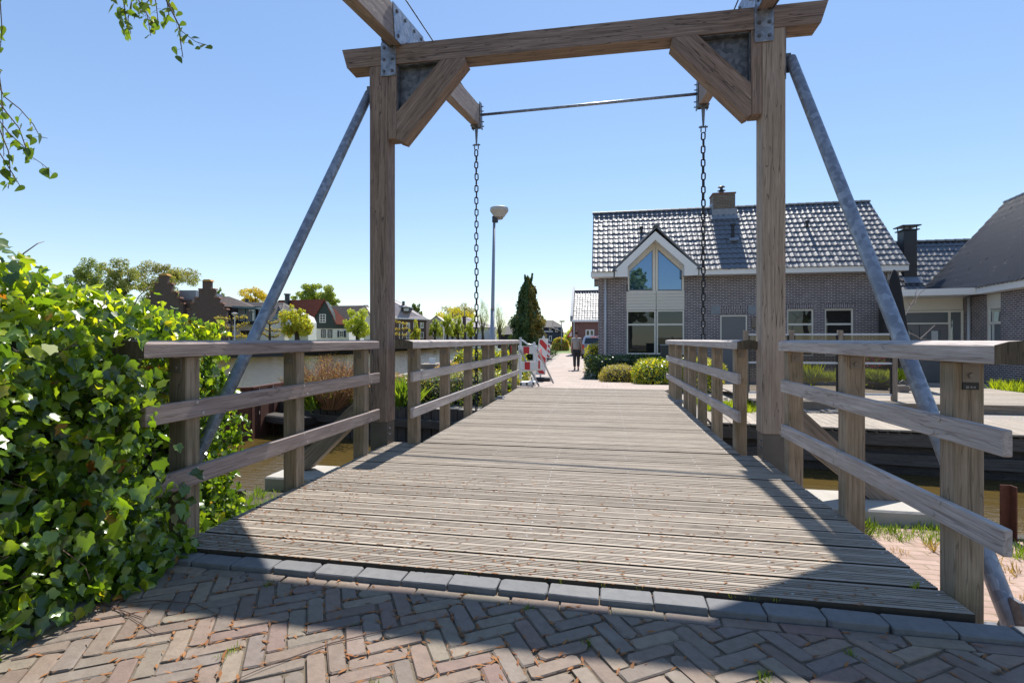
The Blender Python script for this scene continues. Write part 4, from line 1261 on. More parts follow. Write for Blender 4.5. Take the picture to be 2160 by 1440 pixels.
# ---------------------------------------------------------------- conifer
c = AZ(1113, 757, -.36) + V((0, 0, 0))
cb = V((AD(1113, 750, 37).x, AD(1113, 750, 37).y, -.36))
t_ = thing('conifer', 'dense dark green conical conifer with golden patches beside the street', 'tree', cb)
m = MB(); m.tube([cb, cb + V((0, 0, 5.6))], [.16, .03], 8); m.build('trunk', M['bark'], t_)
P, N, mi = [], [], []
for i in range(30000):
    z = random.random() ** 1.3
    h = z * 5.9 + .05
    R = 1.50 * (1 - z) ** .66 * (1 + .10 * sin(z * 31) + .13 * sin(z * 17)) * (.75 if z < .04 else 1)
    a = random.uniform(0, 2 * pi)
    R *= 1 + .14 * sin(a * 5 + z * 23) + .08 * sin(a * 11)
    r = R * (.45 + .62 * random.random() ** .6)
    P.append((cb.x + cos(a) * r, cb.y + sin(a) * r, cb.z + h + random.gauss(0, .06))); N.append((cos(a), sin(a), .5))
    gold = (cos(a - .1) > .2 and z > .25 and random.random() < .75) or random.random() < .08
    mi.append(1 if gold else 0)
for tx, tz in ((-.10, 6.1), (.18, 6.2)):
    for i in range(200):
        z = random.random(); P.append((cb.x + tx * (1 + z) + random.gauss(0, .06 * (1.2 - z)), cb.y + random.gauss(0, .06), cb.z + tz - .75 + z * .8)); N.append((0, -1, .5)); mi.append(0)
leaf_mesh('foliage', P, N, .15, None, t_, 'quad', .7, mats=[M['conifer_leaf'], M['conifer_gold']], midx=np.array(mi), up=np.tile([0, 0, 1.0], (len(P), 1)))

# ---------------------------------------------------------------- trees across the river
def far_tree(px0, px1, ptop, pbot, d, n, mat, label, name='tree', group=None, leaf=None, sub=14, shape='quad', trunk=.4, mats=None, frac=.3, narrow=None, shell=.3, bark='bark'):
    base = AD((px0 + px1) / 2, 722, d); base.z = -.35
    k = d / F_PX
    w = (px1 - px0) * k / 2; zt = EYE + (HOR - ptop) * k; zb = EYE + (HOR - pbot) * k
    h = (zt - zb) / 2; cz = (zt + zb) / 2 + .35
    return tree(name, label, base, max(.5, cz - h * .6), w * .10 + .12, [(0, 0, cz, w * .92, w * .92, h * .95), (-w * random.uniform(.3, .55), 0, cz - h * random.uniform(.0, .35), w * .55, w * .6, h * random.uniform(.5, .7)), (w * random.uniform(.3, .55), 0, cz - h * random.uniform(.0, .3), w * .55, w * .6, h * random.uniform(.5, .75)), (w * random.uniform(-.3, .3), 0, cz + h * .3, w * .5, w * .5, h * .62)],
                int(n * 2.2), (leaf or max(.16, w * .09)) * .62, mat, group, sub=sub, shape=shape, shell=shell, mats=mats, frac=frac, limbs=9, bark=bark)
G1 = 'trees beyond the houses across the river'
far_tree(150, 232, 540, 640, 95, 3600, 'willow_leaf', 'pale bluish green willow, leftmost of the trees beyond the ivy hedge', group=G1, leaf=.42)
far_tree(218, 300, 541, 640, 92, 3600, 'willow_leaf', 'olive green feathery tree between the leftmost willow and the big brownish tree', group=G1, leaf=.42, mats=['olive_leaf'], frac=.4)
far_tree(288, 415, 548, 650, 100, 7000, 'olive_leaf', 'big brownish green tree behind the stepped gables', group=G1, leaf=.45, mats=['willow_leaf'], frac=.3)
far_tree(450, 476, 607, 650, 100, 900, 'willow_leaf', 'small bluish tree just right of the second stepped gable', group=G1, leaf=.4)
far_tree(500, 572, 604, 660, 105, 3000, 'yellow_leaf', 'bright yellow tree behind the tiled roofs', group=G1, leaf=.42)
far_tree(608, 720, 594, 665, 112, 7000, 'willow_leaf', 'large green willow behind the red tiled roof', group=G1, leaf=.5, mats=['spring_leaf'], frac=.35)
far_tree(905, 1000, 642, 710, 150, 3600, 'yellow_leaf', 'wide yellow-green tree behind the row of pollards', group=G1, leaf=.6, mats=['spring_leaf', 'olive_leaf'], frac=.4)
far_tree(925, 1015, 640, 690, 165, 2200, 'olive_leaf', 'faint olive tree farthest behind the pollards', group=G1, leaf=.6)
far_tree(864, 892, 641, 680, 130, 1100, 'conifer_leaf', 'dark green tree right of the pale shiny roof', group=G1, leaf=.6, mats=['willow_leaf'], frac=.4)
G2 = 'pollard trees along the opposite quay'
far_tree(862, 888, 676, 722, 96, 1800, 'spring_leaf', 'leftmost small pollard in front of the big house with the shiny roof', group=G2, leaf=.28, mats=['yellow_leaf'], frac=.2)
far_tree(900, 934, 672, 714, 100, 2300, 'spring_leaf', 'fresh green pollard just right of the navy gable', group=G2, leaf=.28, mats=['hedge_green'], frac=.3)
far_tree(928, 958, 662, 716, 108, 2600, 'spring_leaf', 'tall round pollard, third in the row', group=G2, leaf=.3)
far_tree(952, 980, 661, 716, 112, 2600, 'spring_leaf', 'tall pollard just left of the brick chimney', group=G2, leaf=.3, mats=['willow_leaf'], frac=.3)
far_tree(980, 1008, 672, 716, 110, 2200, 'spring_leaf', 'small pollard between the brick chimney and the left chain', group=G2, leaf=.28)
far_tree(1003, 1032, 627, 712, 88, 2400, 'willow_leaf', 'tall sparse pollard willow left of the lamp post', group=G2, leaf=.22, shape='long', trunk=.6)
far_tree(1034, 1072, 634, 722, 92, 2200, 'willow_leaf', 'sparse leafy willow right of the lamp post', group=G2, leaf=.24, shape='long')
far_tree(588, 664, 640, 722, 66, 3600, 'spring_leaf', 'round yellow-green tree in front of the white house with the hipped roof', 'tree', leaf=.34, mats=['yellow_leaf'], frac=.3, bark='bark')
far_tree(722, 784, 648, 722, 74, 3600, 'spring_leaf', 'bright green tree left of the left gate post', leaf=.28)
far_tree(1190, 1215, 690, 730, 120, 700, 'spring_leaf', 'small light green tree behind the warning sign', leaf=.4)
# knobbly pollards without leaves
def knobby(label, cpx, d, wpx, ztop_px):
    b = AD(cpx, 722, d); b.z = -.32
    t = thing('pollard_tree', label, 'tree', b, 'knobbly espalier trees in front of the white houses')
    m = MB(); P = []
    k = d / F_PX; w = wpx * k / 2; zt = EYE + (HOR - ztop_px) * k
    m.tube([b, b + V((0, 0, zt + .1))], [.16, .12], 7)
    for z in (.45, .7, .95):
        for s in (-1, 1):
            a = b + V((0, 0, (zt + .3) * z)); pts = [a]
            for i in range(5): a = a + V((s * w / 5, random.uniform(-.1, .1), random.uniform(-.12, .22))); pts.append(a); P += [tuple(a + V((random.gauss(0, .12), random.gauss(0, .12), random.gauss(.1, .12)))) for q in range(26)]
            m.tube(pts, [.08, .07, .06, .05, .05, .04], 5)
    m.build('trunk', M['bark'], t)
    leaf_mesh('crown', P, np.tile([0, -.5, 1.0], (len(P), 1)), .16, M['olive_leaf'], t, 'quad', .8, mats=[M['olive_leaf'], M['yellow_leaf']], midx=(RNG.random(len(P)) < .5).astype(int))
knobby('knobbly leafless espalier tree in front of the brown stepped gable house', 488, 58, 66, 672)
knobby('knobbly leafless espalier tree between the steel stay and the round yellow-green tree', 569, 62, 48, 680)
knobby('knobbly brown espalier tree in front of the big house, right of the left gate post', 846, 92, 26, 680)
shrub('shrub', 'tall tan ornamental grass bush by the river, left of the distant lamp', (AD(1169, 733, 66).x, AD(1203, 733, 66).x, 62, 64.5, -.36, 1.25), 2600, .22, 'hedge_orange', rnd=.5, mats=['grass_lime'], frac=.35)
# reeds and plants at the opposite shore
sp = []
for i in range(260):
    s = random.random() * (len(fs) - 3) + 1; k = int(s); a, b = fs[k], fs[k + 1]; f = s - k
    sp.append((a[0] + (b[0] - a[0]) * f + random.uniform(0, 1), a[1] + (b[1] - a[1]) * f + random.uniform(.5, 7), -.33, random.uniform(.4, 1.3)))
tufts('shore_plants', 'green grass and low plants along the opposite shore', sp, 'grass_blade', h=1.0, per=22, r=.8)
# trees on the near side, behind the photographer: they show in the window panes
for i, (x, y, h) in enumerate(((-9, -16, 8), (3, -19, 9), (12, -17, 7.5), (20, -14, 9))):
    tree('tree', 'leafy dark tree on the near side of the ditch, mirrored in the window panes', (x, y, -.07), h * .4, .25, [(0, 0, h * .62, 2.8, 2.8, h * .38), (1.2, .5, h * .5, 2, 2, 2)], 1500, .5, 'willow_leaf', 'trees mirrored in the house windows', sub=8)
# ================================================================ HOUSES
def pantiles(mb, o, u, v, width, length, tw=.205, th=.305, mi=0, amp=.026):
    """interlocking clay pantiles: o lower-left corner, u along the eave, v up the slope"""
    o, u, v = V(o), V(u).normalized(), V(v).normalized()
    n = u.cross(v)
    if n.z < 0: n = -n
    nc, nr = int(round(width / tw)), int(round(length / th))
    tw, th = width / nc, length / nr
    S = [0, .12, .26, .4, .55, .7, .85, 1.0]
    prof = [.0, .55, 1.0, .72, .12, -.12, -.14, .0]
    k = len(S) - 1
    W = nc * k + 1
    for r in range(nr):
        vs, gs = [], []
        jit = [random.uniform(-.006, .006) for _ in range(nc + 1)]
        lift = [random.uniform(-.004, .006) for _ in range(nc + 1)]
        for row, (d, lf) in enumerate(((-.04, .0), (-.04, .026), (th * .5, .014), (th, .002))):
            for i in range(W):
                c, q = divmod(i, k)
                if c == nc: c, q = nc - 1, k
                h = prof[q] * amp
                p = o + u * ((c + S[q]) * tw) + v * (r * th + d + jit[c] * (row < 2)) + n * (h + lf + lift[c] * (row < 3))
                vs.append(p); gs.append(p)
        mb.add(vs, [(a * W + i, a * W + i + 1, (a + 1) * W + i + 1, (a + 1) * W + i) for a in range(3) for i in range(W - 1)], gs, mi)

def ridge_tiles(mb, a, b, r=.10, n=None, mi=0):
    a, b = V(a), V(b); d = b - a; L = d.length; d.normalize()
    n = n or int(L / .33)
    side = d.cross(V((0, 0, 1))).normalized(); up = side.cross(d)
    for i in range(n):
        p0, p1 = a + d * (L * i / n - .02), a + d * (L * (i + 1) / n)
        vs = []
        for p, rr in ((p0, r * 1.12), (p1, r * .92)):
            for k in range(7):
                an = -.3 + (pi + .6) * k / 6
                vs.append(p + side * cos(an) * rr + up * (sin(an) * rr * .8 - .02))
        mb.add(vs, [(k, k + 1, 8 + k, 7 + k) for k in range(6)] + [tuple(range(7)), tuple(range(13, 6, -1))], None, mi)

def wall_open(mb, o, u, nrm, width, z0, z1, ops, th=.30, mi=0):
    """wall sheet with real openings; o at z=0 level, ops = (u0,u1,z0,z1)"""
    o, u, nrm = V(o), V(u).normalized(), V(nrm).normalized()
    us = sorted({0, width} | {x for q in ops for x in q[:2]}); zs = sorted({z0, z1} | {z for q in ops for z in q[2:]})
    P = lambda a, z, dpt=0: o + u * a + V((0, 0, z)) - nrm * dpt
    for a, b in zip(us, us[1:]):
        for c, d in zip(zs, zs[1:]):
            mx, mz = (a + b) / 2, (c + d) / 2
            if any(q[0] < mx < q[1] and q[2] < mz < q[3] for q in ops): continue
            mb.add([P(a, c), P(b, c), P(b, d), P(a, d)], [(0, 1, 2, 3)], [(a, c, 0), (b, c, 0), (b, d, 0), (a, d, 0)], mi)
    for q in ops:
        a, b, c, d = q
        for s, e in (((a, c), (a, d)), ((a, d), (b, d)), ((b, d), (b, c)), ((b, c), (a, c))):
            if s[1] == e[1] == d and d >= z1 - .01: continue
            t1 = .1
            g = [(s[0] + (0 if s[0] == e[0] else 0), s[1], 0), (e[0], e[1], 0), (e[0] + t1, e[1], 0), (s[0] + t1, s[1], 0)]
            mb.add([P(*s), P(*e), P(*e, t1), P(*s, t1)], [(0, 1, 2, 3)], g, mi)

def window(parent, o, u, nrm, a, b, c, d, rec=.07, fw=.06, bars_v=(), bars_h=(), frame='cream_frame', glass='glass_dark', curtains=0, name='window'):
    o, u, nrm = V(o), V(u).normalized(), V(nrm).normalized()
    P = lambda x, z, dp=0: o + u * x + V((0, 0, z)) - nrm * dp
    m = MB()
    def bar(x0, x1, z0, z1, pro=0):
        m.frame(P(x0, z0, rec - pro), u * (x1 - x0), V((0, 0, z1 - z0)), -nrm * (.05 + pro))
    bar(a, b, d - fw, d); bar(a, b, c, c + fw); bar(a, a + fw, c + fw, d - fw); bar(b - fw, b, c + fw, d - fw)
    for x in bars_v: bar(x - fw * .6, x + fw * .6, c + fw, d - fw, .004)
    for z in bars_h: bar(a + fw, b - fw, z - fw * .6, z + fw * .6, .002)
    f = m.build(name, M[frame], parent, bevel=0)
    m = MB(); m.poly([P(a + fw * .5, c + fw * .5, rec + .03), P(b - fw * .5, c + fw * .5, rec + .03), P(b - fw * .5, d - fw * .5, rec + .03), P(a + fw * .5, d - fw * .5, rec + .03)])
    m.build('pane', M[glass], f)
    return f

H_Y, E_Y, R_Y, E_Z, R_Z = 20.40, 19.90, 22.60, 3.70, 6.615
XL, XR = -.187, 10.54
house = thing('brick_house', 'dark brick house with white gutters, glossy black pantiles and a pointed glazed dormer', 'house', (5.2, 22.3, -.36))
o, u, nr = V((XL, H_Y, 0)), V((1, 0, 0)), V((0, -1, 0))
ops = [(.924 - XL, 3.099 - XL, .468, 3.5), (4.422 - XL, 5.41 - XL, -.36, 1.99), (6.794 - XL, 7.723 - XL, .43, 2.185), (8.094 - XL, 9.064 - XL, .43, 2.185)]
m = MB(); wall_open(m, o, u, nr, XR - XL, -.4, 3.5, ops)
for x, s in ((XL, -1), (XR, 1)):
    m.add([(x, H_Y, -.4), (x, 24.8, -.4), (x, 24.8, 3.6), (x, R_Y, R_Z - .1), (x, H_Y, 3.9 + .3)], [(0, 1, 2, 3, 4)] , [(0, -.4, 0), (3.8, -.4, 0), (3.8, 3.6, 0), (1.9, 6.4, 0), (0, 4.2, 0)])
m.poly([(XL, 24.8, -.4), (XR, 24.8, -.4), (XR, 24.8, 3.6), (XL, 24.8, 3.6)], gs=[(0, 0, 0), (11, 0, 0), (11, 4, 0), (0, 4, 0)])
m.build('wall', M['brick_dark'], house)
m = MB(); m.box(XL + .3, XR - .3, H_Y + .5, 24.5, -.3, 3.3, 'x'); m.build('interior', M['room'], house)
# soldier courses and door lintel, 3 mm proud
m = MB()
for a, b in ((6.75, 7.77), (8.05, 9.11)):
    y = H_Y - .004; m = MB()
    m.add([(a, y, 2.19), (b, y, 2.19), (b, y, 2.385), (a, y, 2.385)], [(0, 1, 2, 3)], [(0, a, 0), (0, b, 0), (.195, b, 0), (.195, a, 0)]); m.build('soldier_course', M['brick_dark'], house)
y = H_Y - .004; m = MB()
m.add([(4.42, y, 2.05), (5.42, y, 2.05), (5.42, y, 2.345), (4.42, y, 2.345)], [(0, 1, 2, 3)], [(0, 4.42, 0), (0, 5.42, 0), (.29, 5.42, 0), (.29, 4.42, 0)])
m.build('soldier_course', M['brick_dark'], house)
m = MB(); m.box(4.09, 4.415, H_Y - .012, H_Y - .002, 2.03, 2.35, 'x'); m.build('lintel_slab', M['lead'], house); m = MB(); m.box(5.425, 5.80, H_Y - .012, H_Y - .002, 2.03, 2.35, 'x'); m.build('lintel_slab', M['lead'], house)
m = MB(); m.box(.90, 3.12, H_Y - .05, H_Y + .08, .36, .455, 'x'); m.build('sill', M['sill'], house)
sl_ = (R_Z - E_Z) / (R_Y - E_Y); vdir = V((0, 1, sl_)).normalized(); Ls = hypot(R_Z - E_Z, R_Y - E_Y)
m = MB(); pantiles(m, (-.43, E_Y - .03, E_Z + .0), (1, 0, 0), vdir, 11.02, Ls)
def in_dormer(p): return p[1] < 21.5 and p[2] < 5.341 - abs(p[0] - 2.004) * 1.0 - .03
keep = [i for i, f in enumerate(m.f) if not all(in_dormer(m.v[j]) for j in f)]
m.f = [m.f[i] for i in keep]; m.m = [m.m[i] for i in keep]
bk = V((0, -1, sl_)).normalized(); pantiles(m, (-.43, 2 * R_Y - E_Y + .03, E_Z), (1, 0, 0), bk, 11.02, Ls, tw=.41)
ridge_tiles(m, (-.44, R_Y, R_Z + .03), (10.62, R_Y, R_Z + .03))
roof = m.build('roof', M['pantile'], house)
for px, py in ((1353, 490), (1703, 478)):
    r = ray(px, py); yy = (EYE - E_Z + sl_ * E_Y + .05); d = (E_Z + .06 - EYE - sl_ * E_Y) / (r.z - sl_ * r.y); p = V((r.x * d, r.y * d, EYE + r.z * d))
    m = MB(); m.tube([p - V((0, 0, .1)), p + V((0, 0, .18))], .05, 10); m.tube([p + V((0, 0, .18)), p + V((0, 0, .24))], .075, 10); m.build('roof_vent', M['black_plastic'], roof)
r = ray(1546, 500); d = (E_Z + .06 - EYE - sl_ * E_Y) / (r.z - sl_ * r.y); p = V((r.x * d, r.y * d, EYE + r.z * d))
m = MB(); m.tube([p - V((0, .0, .1)), p + V((0, 0, .45))], .062, 12); m.tube([p + V((0, 0, .45)), p + V((0, 0, .52))], .10, 12); m.build('roof_vent', M['black_plastic'], roof)
m = MB(); m.frame(p + V((-.18, -.22, -.20)), (.36, 0, 0), vdir * .16, V((0, -.75, .65)) * .05); m.build('lead_flashing', M['lead'], roof)
# chimney
m = MB()
def brick_block(m, x0, x1, y0, y1, z0, z1):
    for P, G in ((((x0, y0), (x1, y0)), x1 - x0), (((x1, y0), (x1, y1)), y1 - y0), (((x1, y1), (x0, y1)), x1 - x0), (((x0, y1), (x0, y0)), y1 - y0)):
        (a, b), (c, d) = P
        m.add([(a, b, z0), (c, d, z0), (c, d, z1), (a, b, z1)], [(0, 1, 2, 3)], [(0, z0, 0), (G, z0, 0), (G, z1, 0), (0, z1, 0)])
    m.add([(x0, y0, z1), (x1, y0, z1), (x1, y1, z1), (x0, y1, z1)], [(0, 1, 2, 3)], [(0, 0, 0), (x1 - x0, 0, 0), (x1 - x0, y1 - y0, 0), (0, y1 - y0, 0)])
brick_block(m, 4.55, 5.42, 22.25, 22.95, 5.6, 7.14); ch = m.build('chimney', M['brick_chimney'], roof)
m = MB(); m.box(4.52, 5.45, 22.22, 22.98, 7.141, 7.19, 'x'); m.build('chimney_cap', M['red_brick_cap'], ch)
m = MB(); m.box(4.49, 5.48, 22.19, 22.245, 6.20, 6.50, 'x'); m.box(4.49, 4.545, 22.246, 23.0, 6.3, 6.78, 'y'); m.frame((4.40, 21.98, 6.02), (1.15, 0, 0), vdir * .26, V((0, -.75, .65)) * .02); m.build('lead_flashing', M['lead'], ch)
m = MB(); m.lathe([(.20, 0), (.17, .05), (.10, .07), (.10, .16), (.17, .17), (.06, .22), (.06, .30), (.15, .32), (.10, .37)], (4.95, 22.6, 7.191), 14); m.build('chimney_pot', M['anthracite'], ch)
# gutters
m = MB()
m.box(-.47, .40, E_Y - .02, E_Y + .08, 3.485, 3.70, 'x'); m.box(3.575, 10.59, E_Y - .02, E_Y + .08, 3.485, 3.70, 'x')
m.box(-.44, .40, E_Y + .081, H_Y + .05, 3.485, 3.50, 'x'); m.box(3.575, 10.56, E_Y + .081, H_Y + .05, 3.485, 3.50, 'x')
m.build('gutter_board', M['white_trim'], house, bevel=.004)
for px in (1277, 1874):
    p = AY(px, 600, H_Y - .05); m = MB(); m.tube([(p.x, H_Y - .055, 3.48), (p.x, H_Y - .055, -.32)], .042, 12); m.build('downpipe', M['grey_pipe'], house, smooth=True)
# dormer
dorm = None
def FY(px, py, y): q = AY(px, py, y); return (q.x, y, q.z)
Z6 = lambda x, y: (1180 + x / 4, 380 + y / 4)
lb = [(468, 815), (468, 758), (810, 430), (810, 502), (577, 727), (577, 815)]
rb = [(810, 430), (1172, 737), (1172, 800), (1054, 806), (1054, 716), (810, 502)]
m = MB(); m.prism([FY(*Z6(*q), E_Y - .03) for q in lb], (0, .05, 0)); m.prism([FY(*Z6(*q), E_Y - .028) for q in rb], (0, .05, 0))
# returns behind the boards
a_, b_, c_ = [FY(*Z6(*q), E_Y + .02) for q in ((577, 727), (810, 502), (1054, 716))]
for p, q in ((a_, b_), (b_, c_)): m.poly([p, q, (q[0], H_Y + .02, q[2]), (p[0], H_Y + .02, p[2])])
for p, z in ((a_, 3.49), (c_, 3.49)): m.poly([p, (p[0], p[1], z), (p[0], H_Y, z), (p[0], H_Y, p[2])])
dorm = m.build('dormer_boards', M['white_trim'], house)
ax, az = 2.004, 5.341
m = MB()
for s, ex, ez in ((-1, .375, 3.70), (1, 3.60, 3.72)):
    d = V((ax - ex, 0, az - ez)); L = d.length
    if s < 0: pantiles(m, (ex, 21.9, ez + .03), (0, -1, 0), d, 21.9 - (E_Y - .04), L, tw=.22)
    else: pantiles(m, (ex, E_Y - .04, ez + .03), (0, 1, 0), d, 21.9 - (E_Y - .04), L, tw=.22)
    m.prism([(ex, E_Y - .031, ez - .02), (ax, E_Y - .031, az - .02), (ax, E_Y - .031, az + .055), (ex - s * .0 + s * .02, E_Y - .031, ez + .055)], (0, .10, 0))
ridge_tiles(m, (ax, E_Y - .07, az + .07), (ax, 21.5, az + .07), r=.10)
m.build('dormer_roof', M['pantile'], house)
# glazed gable: three storeys of frame
yF = H_Y + .0
m = MB()
def fp(x, y): q = AY(x, y, H_Y + .02); return (q.x, H_Y + .02, q.z)
# filled cream frame around pointed panes, panes set in front of a recess by real bars
Zq = lambda x, y: fp(1180 + x / 4, 380 + y / 4)
outer = [(577, 935), (577, 735), (810, 510), (1050, 720), (1050, 938)]
pl = [(590, 925), (590, 770), (785, 588), (785, 925)]
prr = [(832, 925), (832, 588), (1034, 765), (1034, 925)]
def strip(m, A, B, w=None):
    pass
# bars
def barq(m, pts): m.prism([Zq(*p) for p in pts], (0, .08, 0))
barq(m, [(577, 945), (577, 730), (590, 770), (590, 930)]); barq(m, [(577, 729), (810, 505), (810, 566), (590, 770)]); barq(m, [(811, 505), (1052, 716), (1034, 765), (811, 566)])
barq(m, [(1034, 766), (1052, 717), (1052, 945), (1034, 930)]); barq(m, [(786, 586), (809, 566), (809, 930), (786, 930)]); barq(m, [(812, 566), (831, 586), (831, 930), (812, 930)]); barq(m, [(578, 931), (1052, 931), (1052, 945), (578, 945)])
w = m.build('window', M['cream_frame'], house)
for q in (pl, prr):
    m = MB(); m.poly([V(Zq(*p)) + V((0, .05, 0)) for p in q]); m.build('pane', M['glass_sky_blue'], w)
    m = MB()
    for s, e in zip(q, q[1:] + q[:1]):
        s, e = V(Zq(*s)), V(Zq(*e)); m.beam(s + V((0, .035, 0)), e + V((0, .035, 0)), .03, .03, up=(0, 1, 0))
    m.build('glazing_bead', M['grey_paint'], w)
# cladding
x0, x1, xm = .90, 3.12, 2.05
m = MB()
n = 6; z0, z1 = 2.215, 2.955
for i in range(n):
    for a, b in ((x0 + .01, xm - .015), (xm + .015, x1 - .01)):
        m.frame((a, H_Y - .012, z0 + (z1 - z0) / n * i), (b - a, 0, 0), (0, .05, 0), (0, 0, (z1 - z0) / n - .008))
m.box(x0, x1, H_Y + .042, H_Y + .06, z0, z1, 'x')
m.build('cladding', M['cream_panel'], house)
oo = V((0, H_Y, 0))
window(house, oo, u, nr, x0 + .02, 2.035, .468, 2.20, rec=.0, fw=.055, bars_h=(1.64,), glass='glass_dark')
window(house, oo, u, nr, 2.065, x1 - .02, .468, 2.20, rec=.0, fw=.055, bars_h=(1.64,), glass='glass_dark')
window(house, oo, u, nr, 6.794, 7.723, .43, 2.185, rec=.05, bars_h=(1.62,), glass='glass_dark')
window(house, oo, u, nr, 8.094, 9.064, .43, 2.185, rec=.05, bars_h=(1.62,), glass='glass_dark')
m = MB(); m.box(4.43, 4.48, H_Y + .02, H_Y + .09, -.35, 1.98, 'z'); m.box(5.35, 5.40, H_Y + .02, H_Y + .09, -.35, 1.98, 'z'); m.box(4.48, 5.35, H_Y + .02, H_Y + .09, 1.93, 1.98, 'x'); dr_ = m.build('door_frame', M['cream_frame'], house)
m = MB(); m.box(4.481, 5.349, H_Y + .05, H_Y + .09, -.35, 1.929, 'z'); d_ = m.build('door', M['grey_paint'], house)
m = MB(); m.box(5.55, 5.78, H_Y - .10, H_Y - .002, 1.50, 1.88, 'z'); m.build('wall_box', M['fence_wood'], house, bevel=.01)

# ---------------------------------------------------------------- link wing behind
wing = thing('link_wing', 'low tiled wing with a square black flue, left of the steep roof', 'house', (13, 21.5, -.36))
RY2, RZ2, EY2, EZ2 = 23.9, 5.15, 21.9, 2.95
v2 = V((0, RY2 - EY2, RZ2 - EZ2)).normalized()
m = MB(); pantiles(m, (10.62, EY2, EZ2), (1, 0, 0), v2, 5.2, hypot(RY2 - EY2, RZ2 - EZ2)); m.prism([(10.62, EY2, EZ2 - .04), (10.62, 2 * RY2 - EY2, EZ2 - .04), (10.62, RY2, RZ2 - .04)], (5.2, 0, 0)); ridge_tiles(m, (10.6, RY2, RZ2 + .03), (15.8, RY2, RZ2 + .03))
r2 = m.build('roof', M['pantile'], wing)
m = MB(); m.add([(10.6, 22.2, -.4), (15.8, 22.2, -.4), (15.8, 22.2, 3.0), (10.6, 22.2, 3.0)], [(0, 1, 2, 3)], [(0, -.4, 0), (5.2, -.4, 0), (5.2, 2.9, 0), (0, 2.9, 0)]); m.build('wall', M['brick_dark'], wing)
m = MB(); m.box(10.6, 15.8, EY2 - .06, EY2 + .0, EZ2 - .2, EZ2 - .01, 'x'); m.build('gutter_board', M['white_trim'], wing)
p = AY(1916, 540, 22.5); q = AY(1916, 478, 22.5)
k = .235
m = MB(); m.box(p.x - k, p.x + k, 22.35, 22.82, 3.3, q.z - .17, 'z')
fl = m.build('flue', M['anthracite'], wing, bevel=.01)
m = MB(); m.box(p.x - k - .06, p.x + k + .06, 22.29, 22.88, q.z - .169, q.z - .13, 'x'); m.box(p.x - k - .1, p.x + k + .1, 22.25, 22.92, q.z - .01, q.z + .03, 'x')
for dx in (-k, k - .03):
    for yy in (22.35, 22.79): m.box(p.x + dx, p.x + dx + .03, yy, yy + .03, q.z - .129, q.z - .011, 'z')
m.build('flue_cap', M['anthracite'], fl)
m = MB(); m.frame((p.x - .32, 22.1, 3.24), (.64, 0, 0), v2 * .35, V((0, -.7, .7)) * .03); m.build('lead_flashing', M['lead'], wing)

# ---------------------------------------------------------------- right-hand house, turned ten degrees
E2 = V((.1707, 1.0472, 0)).normalized(); E1 = V((E2.y, -E2.x, 0))
C0 = AD(2045, 716, 16.4); C0.z = 0
house2 = thing('brick_house', 'dark brick house with a steep tiled roof and grey double doors at the right edge', 'house', (C0.x + 3, C0.y, -.36))
Lw = 2.12
# recessed front with doors: from C0 to the left
o2 = C0 - E1 * Lw
m = MB(); wall_open(m, o2, E1, -E2, Lw, -.36, 2.45, [(.0, Lw - .12, -.36, 2.43)])
# wall coming towards the viewer, facing left
wa = C0 - E2 * 5.2
wop = (5.2 - 2.20, 5.2 - 1.45)
W2a, W2b = .98, 1.75   # window distances in front of the corner
m2 = [(5.2 - W2b, 5.2 - W2a, .62, 2.42)]
wall_open(m, wa, E2, -E1, 5.2, -.36, 2.50, m2)
m.build('wall', M['brick_dark'], house2)
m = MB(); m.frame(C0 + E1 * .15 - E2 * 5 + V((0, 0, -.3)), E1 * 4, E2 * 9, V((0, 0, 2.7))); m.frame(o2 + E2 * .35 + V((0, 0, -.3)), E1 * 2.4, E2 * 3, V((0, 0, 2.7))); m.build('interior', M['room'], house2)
m = MB()
a, b = wa + E2 * 0 - E1 * .004, C0 - E1 * .004
m.add([a + V((0, 0, .42)), b + V((0, 0, .42)), b + V((0, 0, .60)), a + V((0, 0, .60))], [(0, 1, 2, 3)], [(0, 0, 0), (0, 5.2, 0), (.18, 5.2, 0), (.18, 0, 0)])
m.build('soldier_course', M['brick_dark'], house2)
win = window(house2, wa, E2, -E1, 5.2 - W2b, 5.2 - W2a, .62, 2.05, rec=.03, bars_h=(1.55,), glass='glass_grey')
m = MB(); m.frame(wa + E2 * (5.2 - W2b) - E1 * (-.02) + V((0, 0, 2.052)), E2 * (W2b - W2a), E1 * .04, V((0, 0, .37))); m.build('panel', M['cream_panel'], house2)
# doors
P2_ = lambda x, z, dp=0: o2 + E1 * x + V((0, 0, z)) + E2 * dp
m = MB()
fx = [0.0, Lw - .14]
m.frame(P2_(0, 2.03, .05), E1 * (Lw - .15), V((0, 0, .40)), E2 * .05); m.build('panel', M['cream_panel'], house2)
m = MB()
for x in (1.58, 1.92): m.frame(P2_(x, -.35, .04), E1 * .06, V((0, 0, 2.37)), E2 * .06)
m.frame(P2_(.061, 1.955, .042), E1 * 1.9, V((0, 0, .06)), E2 * .05); m.frame(P2_(.061, 1.56, .042), E1 * 1.57, V((0, 0, .055)), E2 * .05)
fr2 = m.build('door_frame', M['cream_frame'], house2)
m = MB(); m.poly([P2_(.0, 1.61, .07), P2_(1.58, 1.61, .07), P2_(1.58, 1.96, .07), P2_(.0, 1.96, .07)]); m.poly([P2_(1.64, -.3, .07), P2_(1.92, -.3, .07), P2_(1.92, 1.96, .07), P2_(1.64, 1.96, .07)]); m.build('pane', M['glass_grey'], fr2)
